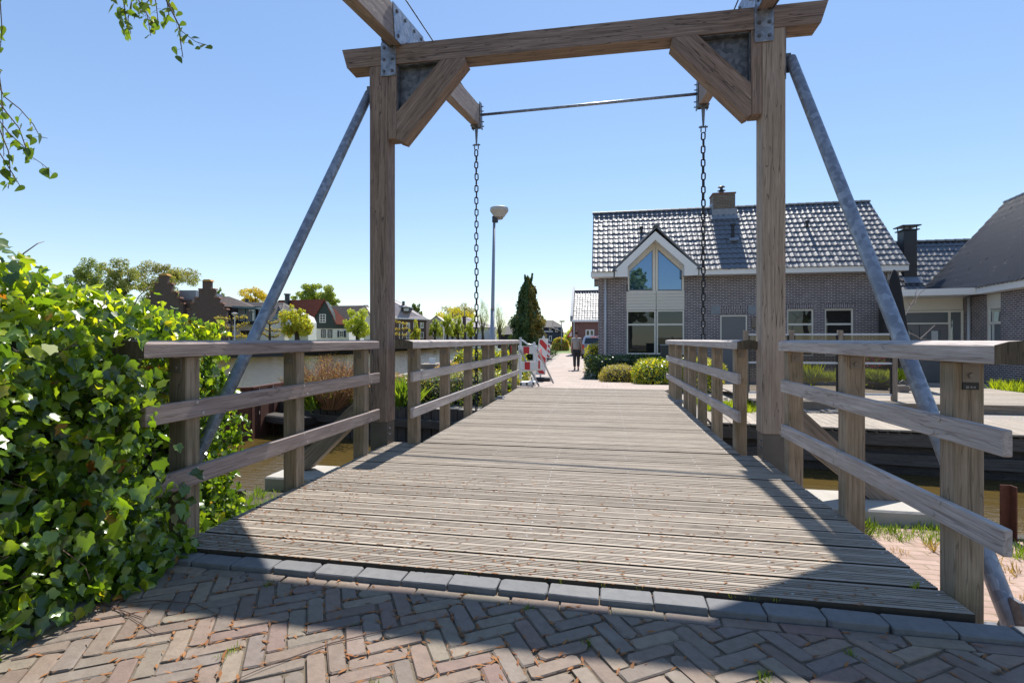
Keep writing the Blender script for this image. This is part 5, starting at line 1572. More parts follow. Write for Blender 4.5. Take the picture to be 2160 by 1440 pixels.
for i, x in enumerate((.01, .80)):
    m = MB(); w_d = .775
    m.frame(P2_(x, -.34, .05), E1 * .20, V((0, 0, 1.89)), E2 * .045); m.frame(P2_(x + w_d - .20, -.34, .05), E1 * .20, V((0, 0, 1.89)), E2 * .045)
    m.frame(P2_(x + .20, 1.36, .05), E1 * (w_d - .40), V((0, 0, .19)), E2 * .045); m.frame(P2_(x + .20, -.34, .05), E1 * (w_d - .40), V((0, 0, .90)), E2 * .045)
    for k_ in range(5): m.frame(P2_(x + .2, -.2 + k_ * .13, .042), E1 * (w_d - .40), V((0, 0, .012)), E2 * .006)
    dd = m.build('door', M['grey_paint'], house2)
    m = MB(); m.poly([P2_(x + .2, .56, .08), P2_(x + w_d - .2, .56, .08), P2_(x + w_d - .2, 1.36, .08), P2_(x + .2, 1.36, .08)]); m.build('pane', M['glass_grey'], dd)
    m = MB(); m.frame(P2_(x + .33, .6, .072), E1 * .18, V((0, 0, .74)), E2 * .004); m.build('curtain', M['curtain'], dd)
Fc = C0 - E1 * .30 - E2 * 1.1
m = MB()
m.frame(Fc - E1 * 1.87 + V((0, 0, 2.44)), E1 * 1.87, E2 * .05, V((0, 0, .205)))
m.frame(Fc + V((0, 0, 2.44)) - E2 * 4.2, E2 * 4.2, E1 * .05, V((0, 0, .205)))
m.frame(Fc - E1 * 1.82 + E2 * .051 + V((0, 0, 2.441)), E1 * 2.2, E2 * 1.1, V((0, 0, .012))); m.frame(Fc + E1 * .051 - E2 * 4.2 + V((0, 0, 2.441)), E1 * .30, E2 * 5.2, V((0, 0, .012)))
m.frame(Fc - E1 * 1.87 + E2 * .051 + V((0, 0, 2.44)), E2 * .25, E1 * .05, V((0, 0, .205)))
m.build('gutter_board', M['white_trim'], house2, bevel=.004)
slp = radians(51.5); ups = E1 * cos(slp) + V((0, 0, sin(slp)))
m = MB(); Lr = 2.75 / cos(slp)
ob = Fc + V((0, 0, 2.655)) - E2 * 4.6
pantiles(m, ob + E2 * 8.9, -E2, ups, 8.9, Lr, amp=.055)
top0 = ob + ups * Lr
m.prism([ob + E1 * .04, ob + E1 * 5.46 , top0 - V((0, 0, .05))], E2 * 8.86)
ridge_tiles(m, top0 + V((0, 0, .03)) + E2 * 8.9, top0 + V((0, 0, .03)))
# roof piece over the porch, sloping to its own gutter
clipP = None
rf2 = m.build('roof', M['pantile_matt'], house2)
m = MB(); q0 = Fc - E1 * 1.85 + E2 * .03 + V((0, 0, 2.652)); m.poly([q0, q0 + E1 * 1.9, q0 + E1 * 1.9 + E2 * 1.3 + V((0, 0, .10)), q0 + E2 * 1.3 + V((0, 0, .10))]); m.build('porch_roof', M['lead'], house2)
pp = C0 - E1 * .06 - E2 * .10
m = MB(); m.tube([(pp.x, pp.y, 2.44), (pp.x, pp.y, -.34)], .045, 12); m.build('downpipe', M['grey_pipe'], house2, smooth=True)

# ---------------------------------------------------------------- red brick house down the street
hr = thing('brick_house', 'red brick house with a grey stepped verge and white gutter, farther down the street', 'house', (0, 46, -.36))
yk = 44.2
p = AY(1206, 676, yk); e = AY(1212, 675, yk); rr = AY(1214, 614, yk + 3.0)
m = MB(); wall_open(m, (p.x, yk, 0), (1, 0, 0), (0, -1, 0), 9, -.36, e.z - .12, [(AY(1235, 700, yk).x - p.x, AY(1253.5, 700, yk).x - p.x, AY(1235, 709, yk).z, AY(1235, 695, yk).z)])
m.add([(p.x, yk, -.36), (p.x, yk + 6, -.36), (p.x, yk + 6, e.z), (p.x, yk + 3, rr.z), (p.x, yk, e.z)], [(0, 1, 2, 3, 4)], [(0, 0, 0), (6, 0, 0), (6, 3, 0), (3, 5.6, 0), (0, 3, 0)])
m.build('wall', M['brick_red'], hr)
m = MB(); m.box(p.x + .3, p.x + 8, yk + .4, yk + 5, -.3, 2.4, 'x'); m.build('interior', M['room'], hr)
window(hr, (p.x, yk, 0), (1, 0, 0), (0, -1, 0), AY(1235, 700, yk).x - p.x, AY(1253.5, 700, yk).x - p.x, AY(1235, 709, yk).z, AY(1235, 695, yk).z, rec=.02, fw=.09, bars_v=((AY(1235, 700, yk).x + AY(1253.5, 700, yk).x) / 2 - p.x,), frame='white_trim')
m = MB(); vv = V((0, 3.3, rr.z - e.z)); pantiles(m, (p.x + .12, yk - .3, e.z), (1, 0, 0), vv, 9, vv.length, tw=.24, th=.33); m.prism([(p.x + .1, yk - .28, e.z - .03), (p.x + .1, yk + 6.3, e.z - .03), (p.x + .1, yk + 3, rr.z - .03)], (9, 0, 0)); ridge_tiles(m, (p.x + .1, yk + 3, rr.z + .05), (p.x + 9, yk + 3, rr.z + .05)); m.build('roof', M['pantile'], hr)
m = MB(); m.box(p.x, p.x + 9, yk - .38, yk - .28, e.z - .17, e.z + .02, 'x'); m.build('gutter_board', M['white_trim'], hr)
m = MB(); m.prism([(p.x - .12, yk - .35, e.z - .1), (p.x - .12, yk - .35, e.z + .35), (p.x - .12, yk + 3, rr.z + .45), (p.x - .12, yk + 6.3, e.z + .35), (p.x - .12, yk + 6.3, e.z - .1)], (.22, 0, 0)); m.build('verge', M['lead'], hr)
m = MB(); xx = AY(1211, 690, yk).x; m.tube([(xx, yk - .1, e.z - .1), (xx, yk - .1, -.3)], .05, 8); m.build('downpipe', M['grey_pipe'], hr)
# ================================================================ HOUSES ACROSS THE RIVER
FWD = V((-SY, CY, 0)); RT = V((CY, SY, 0))
def fac(mb, pts, d, th, mi=0):
    """flat front at distance d, th metres deep, with wall coordinates in metres"""
    P = [AD(x, y, d) for x, y in pts]
    n = len(P)
    mb.prism(P, FWD * th, mi)
    # metric coordinates
    k = len(mb.v) - 4 * n
    for i in range(k, len(mb.v)):
        p = V(mb.v[i]); mb.g[i] = (p.dot(RT) + p.dot(FWD), p.z, 0)
def roofp(mb, pts, th=.12, mi=0):
    P = [AD(*p) for p in pts]
    n = V((0, 0, 0))
    for i in range(1, len(P) - 1): n += (P[i] - P[0]).cross(P[i + 1] - P[0])
    n.normalize()
    if n.z < 0: n = -n; 
    u = V((0, 0, 1)).cross(n); u = u.normalized() if u.length > 1e-3 else RT
    v = n.cross(u)
    mb.prism(P, -n * th, mi)
    k = len(mb.v) - 4 * len(P)
    for i in range(k, len(mb.v)):
        p = V(mb.v[i]); mb.g[i] = (p.dot(u), p.dot(v), 0)
def fwin(parent, x0, x1, y0, y1, d, frame='white_trim', glass='glass_dark', nv=1, nh=1, fw=.07, name='window'):
    """window with frame and bars, standing just proud of a far front"""
    a, b = AD(x0, y1, d - .03), AD(x1, y0, d - .03)
    W, H = (b - a).dot(RT), b.z - a.z
    m = MB()
    P = lambda u, z, dp=0: a + RT * u + V((0, 0, z)) - FWD * dp
    def bar(u0, u1, z0, z1): m.frame(P(u0, z0), RT * (u1 - u0), V((0, 0, z1 - z0)), -FWD * .06)
    bar(0, W, 0, fw); bar(0, W, H - fw, H); bar(0, fw, fw, H - fw); bar(W - fw, W, fw, H - fw)
    for i in range(1, nv): bar(W * i / nv - fw * .3, W * i / nv + fw * .3, fw, H - fw)
    for i in range(1, nh): m.frame(P(fw, H * i / nh - fw * .3, -.002), RT * (W - 2 * fw), V((0, 0, fw * .6)), -FWD * .058)
    f = m.build(name, M[frame], parent)
    m = MB(); m.poly([P(fw * .5, fw * .5, .01), P(W - fw * .5, fw * .5, .01), P(W - fw * .5, H - fw * .5, .01), P(fw * .5, H - fw * .5, .01)]); m.build('pane', M[glass], f)
    return f
def far_house(label, px, d):
    b = AD(px, 720, d); return thing('house', label, 'house', (b.x, b.y, -.32), 'houses along the opposite quay')

# --- stepped gables
h = far_house('brown brick house with two stepped gables capped in orange lichen, showing above the ivy', 390, 62)
d = 62
def stepped(cx, top, s, dd):
    L = [(8.5 * s, top), (8.5 * s, top + 18), (16.5 * s, top + 18), (16.5 * s, top + 36), (25 * s, top + 36), (25 * s, top + 48), (33 * s, top + 48), (33 * s, top + 60), (41 * s, top + 60), (41 * s, 727)]
    return [(cx - x, y) for x, y in L] + [(cx + x, y) for x, y in L[::-1]]
m = MB(); fac(m, stepped(435.5, 593, 1.0, d), d, .5); fac(m, stepped(343.5, 581, 1.05, d + 1), d + 1, .5)
fac(m, [(300, 632), (405, 632), (405, 727), (300, 727)], d + 1.6, 7); m.build('wall', M['brick_brown'], h)
m = MB(); fac(m, [(378, 612), (413, 612), (413, 650), (378, 650)], d + 2.5, 6); m.build('lead_wall', M['lead'], h)
m = MB()
for cx, top, dd, s in ((435.5, 593, d, 1), (343.5, 581, d + 1, 1.05)):
    fac(m, [(cx - 10 * s, top), (cx - 6 * s, top - 4), (cx + 6 * s, top - 4), (cx + 10 * s, top)], dd - .1, .8, 0)
m.build('ridge_cap', M['moss_cap'], h)
m = MB()
for cx, top, dd, s in ((435.5, 593, d, 1), (343.5, 581, d + 1, 1.05)):
    for x0, x1, y in ((9, 18.5, top + 18), (17, 27, top + 36), (26, 35, top + 48), (34, 43, top + 60)):
        for sg in (-1, 1):
            xs = sorted((cx + sg * x0 * s, cx + sg * x1 * s)); m = MB(); fac(m, [(xs[0], y), (xs[0] + 1, y - 3), (xs[1] - 1, y - 3), (xs[1], y)], dd - .1, .7); m.build('step_cap', M['red_brick_cap'], h)
# --- house with bay
h = far_house('house with a hipped tile roof, blue-green awning and big upstairs bay windows', 505, 66)
d = 66
m = MB(); fac(m, [(455, 646), (545, 646), (545, 683), (455, 683)], d + .6, 6); m.build('upper_wall', M['dark_boards'], h)
m = MB(); fac(m, [(468, 683), (600, 683), (600, 727), (468, 727)], d + .2, 7); m.build('lower_wall', M['render_white'], h)
m = MB(); roofp(m, [(455, 645, d), (540, 650, d), (483, 625, d + 4.5), (455, 626, d + 4.5)]); roofp(m, [(540, 650, d), (548, 648, d + 9), (483, 625, d + 4.5)]); m.build('roof', M['tile_brown'], h)
m = MB(); fac(m, [(490, 645), (541, 647.5), (541, 651), (490, 649)], d - 1.6, 2.2); m.build('awning', M['blue_trim'], h)
fwin(h, 503, 517, 651, 678, d - .8, 'blue_trim', 'glass_grey', 2, 1, .12); fwin(h, 519, 539, 651, 678, d - .8, 'blue_trim', 'glass_grey', 2, 1, .12)
m = MB(); fac(m, [(489, 650), (501, 650), (501, 681), (489, 681)], d - .6, 1.2); fac(m, [(489, 679.5), (545, 681), (545, 684), (489, 684)], d - 1.4, 1.8); m.build('bay', M['dark_boards'], h)
fwin(h, 508, 528, 697, 711, d + .15, 'dark_boards', 'glass_dark', 2, 1, .08)
m = MB(); m.tube([AD(485.5, 683, d - .5), AD(485.5, 722, d - .5)], .28, 10); m.build('column', M['render_white'], h)
# --- dark tiles white house
h = far_house('low white house with a black hipped pantile roof', 590, 70)
d = 70
m = MB(); fac(m, [(574, 680), (594, 659), (622, 657), (645, 668), (650, 680), (650, 727), (574, 727)], d, 3); m.build('wall', M['render_white'], h)
m = MB(); roofp(m, [(520, 678, d - 1), (574, 678, d - 1), (598, 638, d + 2.6), (518, 637, d + 2.6)]); roofp(m, [(572, 679, d - .9), (593, 657, d - .9), (598, 638, d + 2.6), (585, 640, d + 2.5)]); roofp(m, [(593, 657.5, d - .3), (624, 657, d - .3), (628, 653, d + 2.6), (598, 638, d + 2.6)]); m.build('roof', M['tile_grey'], h)
m = MB(); m.beam(AD(572, 678, d - 1.1), AD(595, 655, d - 1.1), .2, .35); m.build('bargeboard', M['blue_trim'], h)
fwin(h, 585, 595, 696, 711, d - .02, 'dark_boards', 'glass_dark', 1, 1, .08)
m = MB(); m.tube([AD(521, 640, d + 3), AD(521, 630, d + 3)], .25, 8); m.build('chimney_pot', M['anthracite'], h)
# --- green gable
h = far_house('house with a bottle green boarded gable, red tile roof and white ground floor', 690, 78)
d = 78
m = MB(); fac(m, [(658.5, 692.5), (658.5, 670), (685, 634.5), (697, 655), (709.5, 683), (736, 685), (736, 692.5)], d, 1.5); m.build('gable_boards', M['green_boards'], h)
m = MB(); fac(m, [(659, 692.6), (736, 692.6), (736, 727), (659, 727)], d + .15, 8); m.build('wall', M['render_white'], h)
m = MB(); roofp(m, [(660, 671, d - .3), (685, 631, d - .3), (588, 633, d + 9), (560, 668, d + 9)])
roofp(m, [(685, 631, d - .3), (710, 684, d - .3), (709, 684, d + 3), (686, 633, d + 3)])
roofp(m, [(710, 683.5, d - .3), (738, 684.5, d - .3), (707, 652, d + 2.5), (695.6, 651.5, d + 2.5)]); m.build('roof', M['tile_red'], h)
m = MB(); m.tube([AD(606, 650, d + 6), AD(606, 622, d + 6)], .40, 8); m.tube([AD(606, 622, d + 6), AD(606, 619.5, d + 6)], .55, 8); m.build('chimney', M['anthracite'], h)
fwin(h, 674, 687.5, 662.5, 680.5, d, 'render_white', 'glass_dark', 2, 3, .12)
for x0, x1 in ((658.8, 666.5), (677.3, 686.5), (691.3, 700.5)): fwin(h, x0, x1, 694.5, 712, d + .12, 'dark_boards', 'glass_grey', 2, 3, .10)
fwin(h, 716, 724.5, 697.5, 710.5, d + .12, 'render_white', 'glass_dark', 2, 2, .08)
m = MB(); fac(m, [(711.5, 697), (715.7, 697), (715.7, 711), (711.5, 711)], d + .06, .07); m.build('shutter', M['navy_boards'], h); m = MB(); fac(m, [(724.8, 697), (729.5, 697), (729.5, 711), (724.8, 711)], d + .06, .07); m.build('shutter', M['navy_boards'], h)
# --- dark roof
h = far_house('house with a long dark ribbed roof and cream gable, left of the gate post', 740, 92)
d = 92
m = MB(); fac(m, [(735, 672), (768, 646), (782, 668), (790, 680), (790, 727), (735, 727)], d, 8); m.build('wall', M['cream_panel'], h)
m = MB(); roofp(m, [(714, 680, d - .8), (758, 682, d - .8), (768, 644, d + 3), (695.6, 645, d + 3)]); roofp(m, [(768, 643, d - .6), (792, 682, d - .6), (800, 682, d + 7), (776, 643, d + 7)]); m.build('roof', M['tile_brown'], h)
# --- big house
h = far_house('big dark brick house with a pale shining tiled roof and small flat dormer', 865, 104)
d = 104
m = MB(); fac(m, [(790, 668), (899, 672), (899, 727), (790, 727)], d, 9); m.build('wall', M['brick_brown'], h)
m = MB(); roofp(m, [(790, 668, d - .6), (901, 673.5, d - .6), (850, 640, d + 4), (800, 618, d + 5)]); m.build('roof', M['tile_pale_sheen'], h)
m = MB(); roofp(m, [(901, 673.5, d - .6), (905, 674, d + 9), (850, 640, d + 4)]); m.build('roof_end', M['tile_grey'], h)
m = MB(); fac(m, [(790, 668), (901, 672.5), (901, 674.8), (790, 670.5)], d - .8, .3); m.build('gutter_board', M['white_trim'], h)
m = MB(); fac(m, [(846, 657), (863, 657.5), (863, 648.5), (846, 648)], d - .4, 3); dm = m.build('dormer', M['dark_boards'], h)
m = MB(); fac(m, [(841, 645.3), (865, 647), (865, 649), (841, 647.5)], d - .8, 3.2); m.build('dormer_roof', M['lead'], dm)
fwin(dm, 852, 862, 650, 655.5, d - .42, 'render_white', 'glass_grey', 2, 1, .1)
m = MB(); fac(m, [(848.2, 644), (852.5, 644), (852.5, 635), (848.2, 635)], d + 3, .8); m.build('chimney', M['anthracite'], h)
for x0 in (842, 857, 872, 886):
    fwin(h, x0, x0 + 8, 680, 692, d, 'render_white', 'glass_grey', 2, 1, .12); fwin(h, x0, x0 + 8, 700, 714, d, 'render_white', 'glass_dark', 2, 1, .12)
# --- navy gable
h = far_house('house with a navy roofed gable peeping over the fresh green pollards', 918, 120)
d = 120
m = MB(); fac(m, [(899, 680), (920, 666), (935, 678), (935, 727), (899, 727)], d + .4, 8); m.build('wall', M['cream_panel'], h)
m = MB(); roofp(m, [(897, 683, d), (898, 685, d + 7), (921, 668, d + 7), (920, 665, d)]); roofp(m, [(920, 665, d), (937, 678, d), (938, 680, d + 7), (921, 668, d + 7)]); m.build('roof', M['navy_boards'], h)
# --- long low house
h = far_house('long low house with a sunlit roof and dark brick chimney behind the pollards', 1010, 124)
d = 124
m = MB(); fac(m, [(938, 690), (1045, 690), (1045, 727), (938, 727)], d, 9); m.build('wall', M['render_white'], h)
m = MB(); roofp(m, [(936, 690, d - .5), (1047, 690, d - .5), (1010, 674, d + 4), (980, 669, d + 4), (950, 672, d + 4)]); m.build('roof', M['tile_pale_sheen'], h)
m = MB(); fac(m, [(975.5, 727), (975.5, 667), (982.5, 667), (982.5, 727)], d - 1, 1); m.build('chimney', M['brick_brown'], h)
m = MB(); m.tube([AD(980, 667, d - .6), AD(980, 652, d - .6)], .12, 6); m.build('chimney_pot', M['lead'], h)
for x0 in (952, 962, 990, 1000): fwin(h, x0, x0 + 5, 705, 714, d, 'dark_boards', 'glass_dark', 2, 1, .1)
# --- thatched-looking house
h = far_house('low house with a pale grey roof half hidden by the conifer', 1066, 116)
d = 116
m = MB(); fac(m, [(1056, 704), (1100, 704), (1100, 727), (1056, 727)], d, 7); m.build('wall', M['dark_boards'], h)
m = MB(); roofp(m, [(1052, 705, d - .5), (1104, 705, d - .5), (1092, 687, d + 4), (1066, 687, d + 4)]); m.build('roof', M['tile_grey'], h)
# --- navy house at the end
h = far_house('navy boarded house with a light grey hipped roof beyond the bend of the river', 1168, 130)
d = 130
m = MB(); fac(m, [(1140, 688), (1186, 690), (1188.5, 700), (1188.5, 727), (1140, 727)], d, 10); m.build('wall', M['navy_boards'], h)
m = MB(); roofp(m, [(1136, 690, d - .8), (1162, 690, d - .8), (1166, 675, d + 4), (1148, 675, d + 5)]); roofp(m, [(1162, 690, d - .8), (1189, 701, d - .8), (1185, 686, d + 5), (1166, 675, d + 4)]); m.build('roof', M['tile_grey'], h)
m = MB(); fac(m, [(1140, 698), (1166, 698), (1166, 700), (1140, 700)], d - .3, .2); m.build('balcony_edge', M['white_trim'], h)
fwin(h, 1158, 1163, 690.5, 696, d, 'render_white', 'glass_dark', 1, 1, .15); fwin(h, 1171, 1177, 692, 700, d, 'render_white', 'glass_dark', 1, 1, .15); fwin(h, 1158, 1164, 708, 720, d, 'render_white', 'glass_dark', 1, 1, .2)
# lampposts far away
for px, d, yt, lab in ((495, 56, 662, 'white-hatted lamp post in front of the bay windows across the river'), (1184.5, 62, 677, 'small dark street lamp at the lawn beyond the barrier')):
    b = AD(px, 720, d); b.z = -.33
    t = thing('street_lamp', lab, 'street lamp', b); zt = AD(px, yt, d).z
    m = MB(); m.tube([b, (b.x, b.y, zt)], .05, 8); m.build('pole', M['lamp_pole' if px > 600 else 'grey_pipe'], t)
    m = MB(); m.lathe([(.06, -.25), (.32, .0), (.34, .08), (.05, .16)], (b.x, b.y, zt), 12) if px < 600 else m.box(b.x - .25, b.x + .38, b.y - .15, b.y + .15, zt - .12, zt + .03, 'x'); m.build('lamp_head', M['lamp_body' if px < 600 else 'anthracite'], t)
# distant band of trees and roofs closing the horizon
P, D = [], []
for i in range(15000):
    px = random.uniform(-200, 2300); dd = random.uniform(230, 330)
    q = AD(px, 716, dd); hgt = 5 + 2.5 * sin(px * .021) + 1.6 * sin(px * .09) + 1.2 * sin(px * .23)
    P.append((q.x, q.y, -.3 + random.random() ** .7 * hgt)); D.append((0, -1, .5))
tag(leaf_mesh('distant_wood', P, D, 2.0, None, None, 'quad', .9, base=(0, 280, 0), mats=[M['willow_leaf'], M['spring_leaf'], M['olive_leaf']], midx=RNG.integers(0, 3, len(P))), 'low band of distant trees along the horizon', 'wood', kind='stuff')
# ================================================================ STREET FURNITURE, PERSON, CAR
# --- lamp post
lb_ = AD(1036, 716, 13.6); lb_.z = -.36
lamp = thing('street_lamp', 'tall grey street lamp with a flat disc head and glass bowl, left of the street', 'street lamp', lb_)
tp = AD(1042.5, 468, 13.6)
m = MB(); jn = lb_.lerp(tp, .48); m.tube([lb_, jn], [.068, .058], 16); m.tube([jn, jn + (tp - lb_) * .015, tp], [.060, .050, .036], 16); m.build('pole', M['lamp_pole'], lamp, smooth=True)
hc = AD(1053, 452, 13.6)
m = MB(); m.lathe([(.10, -.14), (.13, -.13), (.245, .03), (.25, .055), (.245, .115), (.20, .135), (.0, .15)], (hc.x, hc.y, hc.z + .05), 28); head = m.build('lamp_head', M['lamp_body'], lamp)
m = MB(); m.lathe([(.02, -.17), (.09, -.155), (.125, -.09), (.13, -.02), (.10, .03)], (hc.x, hc.y, hc.z + .02), 20); m.build('glass_bowl', M['clear_bowl'], head, smooth=True)
m = MB(); m.box(tp.x - .05, tp.x + .10, tp.y - .05, tp.y + .05, tp.z - .02, tp.z + .15, 'x'); m.build('bracket', M['anthracite'], lamp, bevel=.01)

# --- barrier
def bpt(px, py, y): return AY(px, py, y)
bar = thing('road_barrier', 'white and red plank barrier on folding legs at the end of the left railing', 'barrier', tuple(V((AY(1115, 810, 11.6).x, 11.6, -.06))))
yb = 11.55
def board(name, x0, x1, y0, y1, reds, parent):
    a, b = AY(x0, y1, yb), AY(x1, y0, yb)
    m = MB(); m.box(a.x, b.x, yb, yb + .03, a.z, b.z, 'x'); o = m.build(name, M['white_plastic'], parent, bevel=.003)
    m = MB()
    for r0, r1 in reds:
        c, e = AY(r0, y1, yb), AY(r1, y0, yb); m.box(c.x, e.x, yb - .004, yb - .001, a.z + .008, b.z - .008, 'x')
    m.build('red_field', M['red_film'], o)
board('plank', 1096, 1133, 730, 746, [(1104, 1116.5)], bar); board('plank', 1099, 1133, 762.5, 780, [(1106.8, 1118), ], bar)
board('plank', 1134.5, 1142, 760, 778, [(1135.5, 1139)], bar)
m = MB()
for a, b in (((1131.5, 728), (1132, 782)), ((1095, 728), (1098, 800))): m.beam(AY(*a, yb + .05), AY(*b, yb + .05), .05, .03, up=(0, 1, 0))
m.beam(AY(1099, 783, yb + .04), AY(1150, 778, yb + .04), .02, .04)
m.build('upright', M['white_plastic'], bar)
for a, b in (((1097, 738), (1137, 814)), ((1134, 738), (1167, 807))):
    A, B = AY(*a, yb - .02), AZ(*b, -.045); m = MB(); m.beam(A, B, .035, .05, up=(0, 1, 0)); m.build('leg', M['lamp_pole'], bar)
    A2 = A + V((0, .06, 0)); B2 = V((A.x - .25, yb + .75, -.10)); m = MB(); m.beam(A2, B2, .035, .05, up=(0, 1, 0)); m.build('leg', M['white_plastic'], bar)
t = thing('barrier_block', 'white barrier foot with black slots lying beside the railing', 'barrier foot', tuple(AZ(1108, 814, -.05)))
p = AZ(1096, 814.5, -.05); q = AZ(1129, 813, -.05)
m = MB(); m.frame(p, q - p, V((0, .35, 0)), V((0, 0, .095))); f = m.build('block', M['white_plastic'], t, bevel=.01)
m = MB()
for s in (.0, .38, .80): m.frame(p + (q - p) * (s + .02) - V((0, .004, -.02)), (q - p) * .12, V((0, .003, 0)), V((0, 0, .06)))
m.build('slot', M['black_plastic'], f)
def beacon(label, px0, px1, ytop, ybot, d, base_y, tilt=0):
    b = AD((px0 + px1) / 2, base_y, d)
    t = thing('traffic_beacon', label, 'beacon board', tuple(b), 'red and white beacon boards along the street')
    a = AD(px0, ybot, d); c = AD(px1, ytop, d); W = (c - a).dot(RT); H = c.z - a.z
    sh = RT * (-tilt)
    m = MB(); m.frame(a, RT * W, V((0, 0, H)) - sh, FWD * .035); pn = m.build('board', M['white_plastic'], t, bevel=.004)
    m = MB()
    w2, h2 = W - .05, H - .06
    P = lambda u, v: a + RT * (.025 + u * w2) + (V((0, 0, 1)) - sh / H) * (.03 + v * h2) - FWD * .004
    def clipband(v0, v1):
        # diagonal band running down to the right, clipped to the board
        pts = []
        s = w2 / h2
        poly = [(0, v0 + s), (1, v0), (1, v1), (0, v1 + s)]
        for lo in (True, False):
            out = []
            for i in range(len(poly)):
                A, B = poly[i], poly[(i + 1) % len(poly)]
                ia = A[1] >= 0 if lo else A[1] <= 1; ib = B[1] >= 0 if lo else B[1] <= 1
                lim = 0 if lo else 1
                if ia: out.append(A)
                if ia != ib:
                    f = (lim - A[1]) / (B[1] - A[1]); out.append((A[0] + (B[0] - A[0]) * f, lim))
            poly = out
            if not poly: return
        m.poly([P(u, v) for u, v in poly])
    for k in range(-1, 4): clipband(-.14 + k * .40, .04 + k * .40)
    m.build('red_stripe', M['red_film'], pn)
    m = MB(); q = a + RT * W / 2; m.tube([q + V((0, 0, .02)), V((q.x, q.y, b.z + .05))], .025, 8); q2 = a + RT * W / 2 + V((0, 0, H)) - sh + FWD * .017; m.tube([q2, q2 + V((0, 0, .06))], [.05, .03], 8); m.tube([q2 + V((0, 0, .05)), q2 + V((0, 0, .10))], .018, 6); m.build('post', M['white_plastic'], t)
    m = MB(); m.frame(b - RT * .28 - FWD * .18, RT * .56, FWD * .36, V((0, 0, .11))); m.build('foot', M['black_plastic'], t, bevel=.02)
    m = MB(); m.frame(b + RT * .285 - FWD * .10, RT * .04, FWD * .2, V((0, 0, .09))); m.build('reflector', M['white_plastic'], t)
beacon('tall red and white striped beacon board leaning right behind the plank barrier', 1130, 1150, 714, 790, 15.2, 803, .10)
beacon('farther red and white beacon board, half hidden by the leaning one', 1149, 1160.5, 724, 754, 33, 759)
t = thing('barrier_tape', 'orange-red tape tied between the barrier and the leaning beacon board', 'tape', tuple(AD(1140, 745, 13.5)))
m = MB(); m.tube([AD(1134, 735, 13.2), AD(1138, 742, 13.3), AD(1141, 736, 13.4), AD(1142, 745, 13.4), AD(1137, 744, 13.3)], .012, 5); m.tube([AD(1138, 744, 13.3), AD(1146, 752, 14), AD(1152, 754, 14.5)], .006, 5); m.build('ribbon', M['orange_tape'], t)
t = thing('handrail', 'curved grey tube handrail behind the plank barrier', 'handrail', tuple(V((AY(1098, 730, 12.4).x, 12.4, -.2))))
m = MB(); m.tube([AY(x, y, 12.4) for x, y in ((1098, 716), (1105, 720), (1113, 726), (1120, 727), (1130, 726.5))], .022, 8)
for x, y in ((1098, 711), (1127, 721)): a = AY(x, y, 12.4); m.tube([a, (a.x, a.y, -.2)], .032, 8)
m.build('tube', M['grey_pipe'], t)
t = thing('road_barrier', 'end of a red and white barrier seen through the farthest left railing', 'barrier', tuple(V((AY(1079, 740, 12.6).x, 12.6, -.35))))
a, b = AY(1077, 746, 12.6), AY(1081.5, 729, 12.6); m = MB(); m.box(a.x, b.x, 12.6, 12.64, a.z, b.z, 'z'); m.build('plank', M['red_film'], t, bevel=.003); m = MB(); m.box(a.x - .03, a.x - .004, 12.6, 12.65, -.35, b.z + .04, 'z'); m.build('upright', M['black_plastic'], t)
# timber tub with white board
c = AD(905, 778, 24); t = thing('landing_box', 'low brown timber landing with a white board at the waterside, seen through the left railing', 'landing', tuple(V((c.x, c.y, -.36))))
a, b = AD(886, 778, 24), AD(919, 768, 24); m = MB(); m.frame(V((a.x, a.y, -.9)), RT * (b - a).dot(RT), FWD * 1.2, V((0, 0, .9 + b.z))); m.build('planking', M['fence_wood'], t, bevel=.01)
a, b = AD(905.5, 767, 24), AD(918, 754, 24); m = MB(); m.frame(a, RT * (b - a).dot(RT), FWD * .04, V((0, 0, b.z - a.z))); m.build('board', M['white_trim'], t)
# --- sign
b = AD(1207, 730, 52); b.z = -.36; t = thing('warning_sign', 'red-rimmed triangular warning sign at the corner of the red brick house', 'road sign', b)
q = AD(1205, 703, 52); m = MB(); m.tube([b, (b.x, b.y, q.z + .4)], .04, 8); m.build('post', M['grey_pipe'], t)
m = MB(); s = .45; T = [q - RT * s - V((0, 0, .4)), q + RT * s - V((0, 0, .4)), q + V((0, 0, .42))]; m.prism([p - FWD * .06 for p in T], FWD * .02); sg = m.build('sign_rim', M['red_film'], t)
m = MB(); cc = (T[0] + T[1] + T[2]) / 3; m.prism([cc + (p - cc) * .62 - FWD * .068 for p in T], FWD * .005); m.build('sign_face', M['white_trim'], sg)

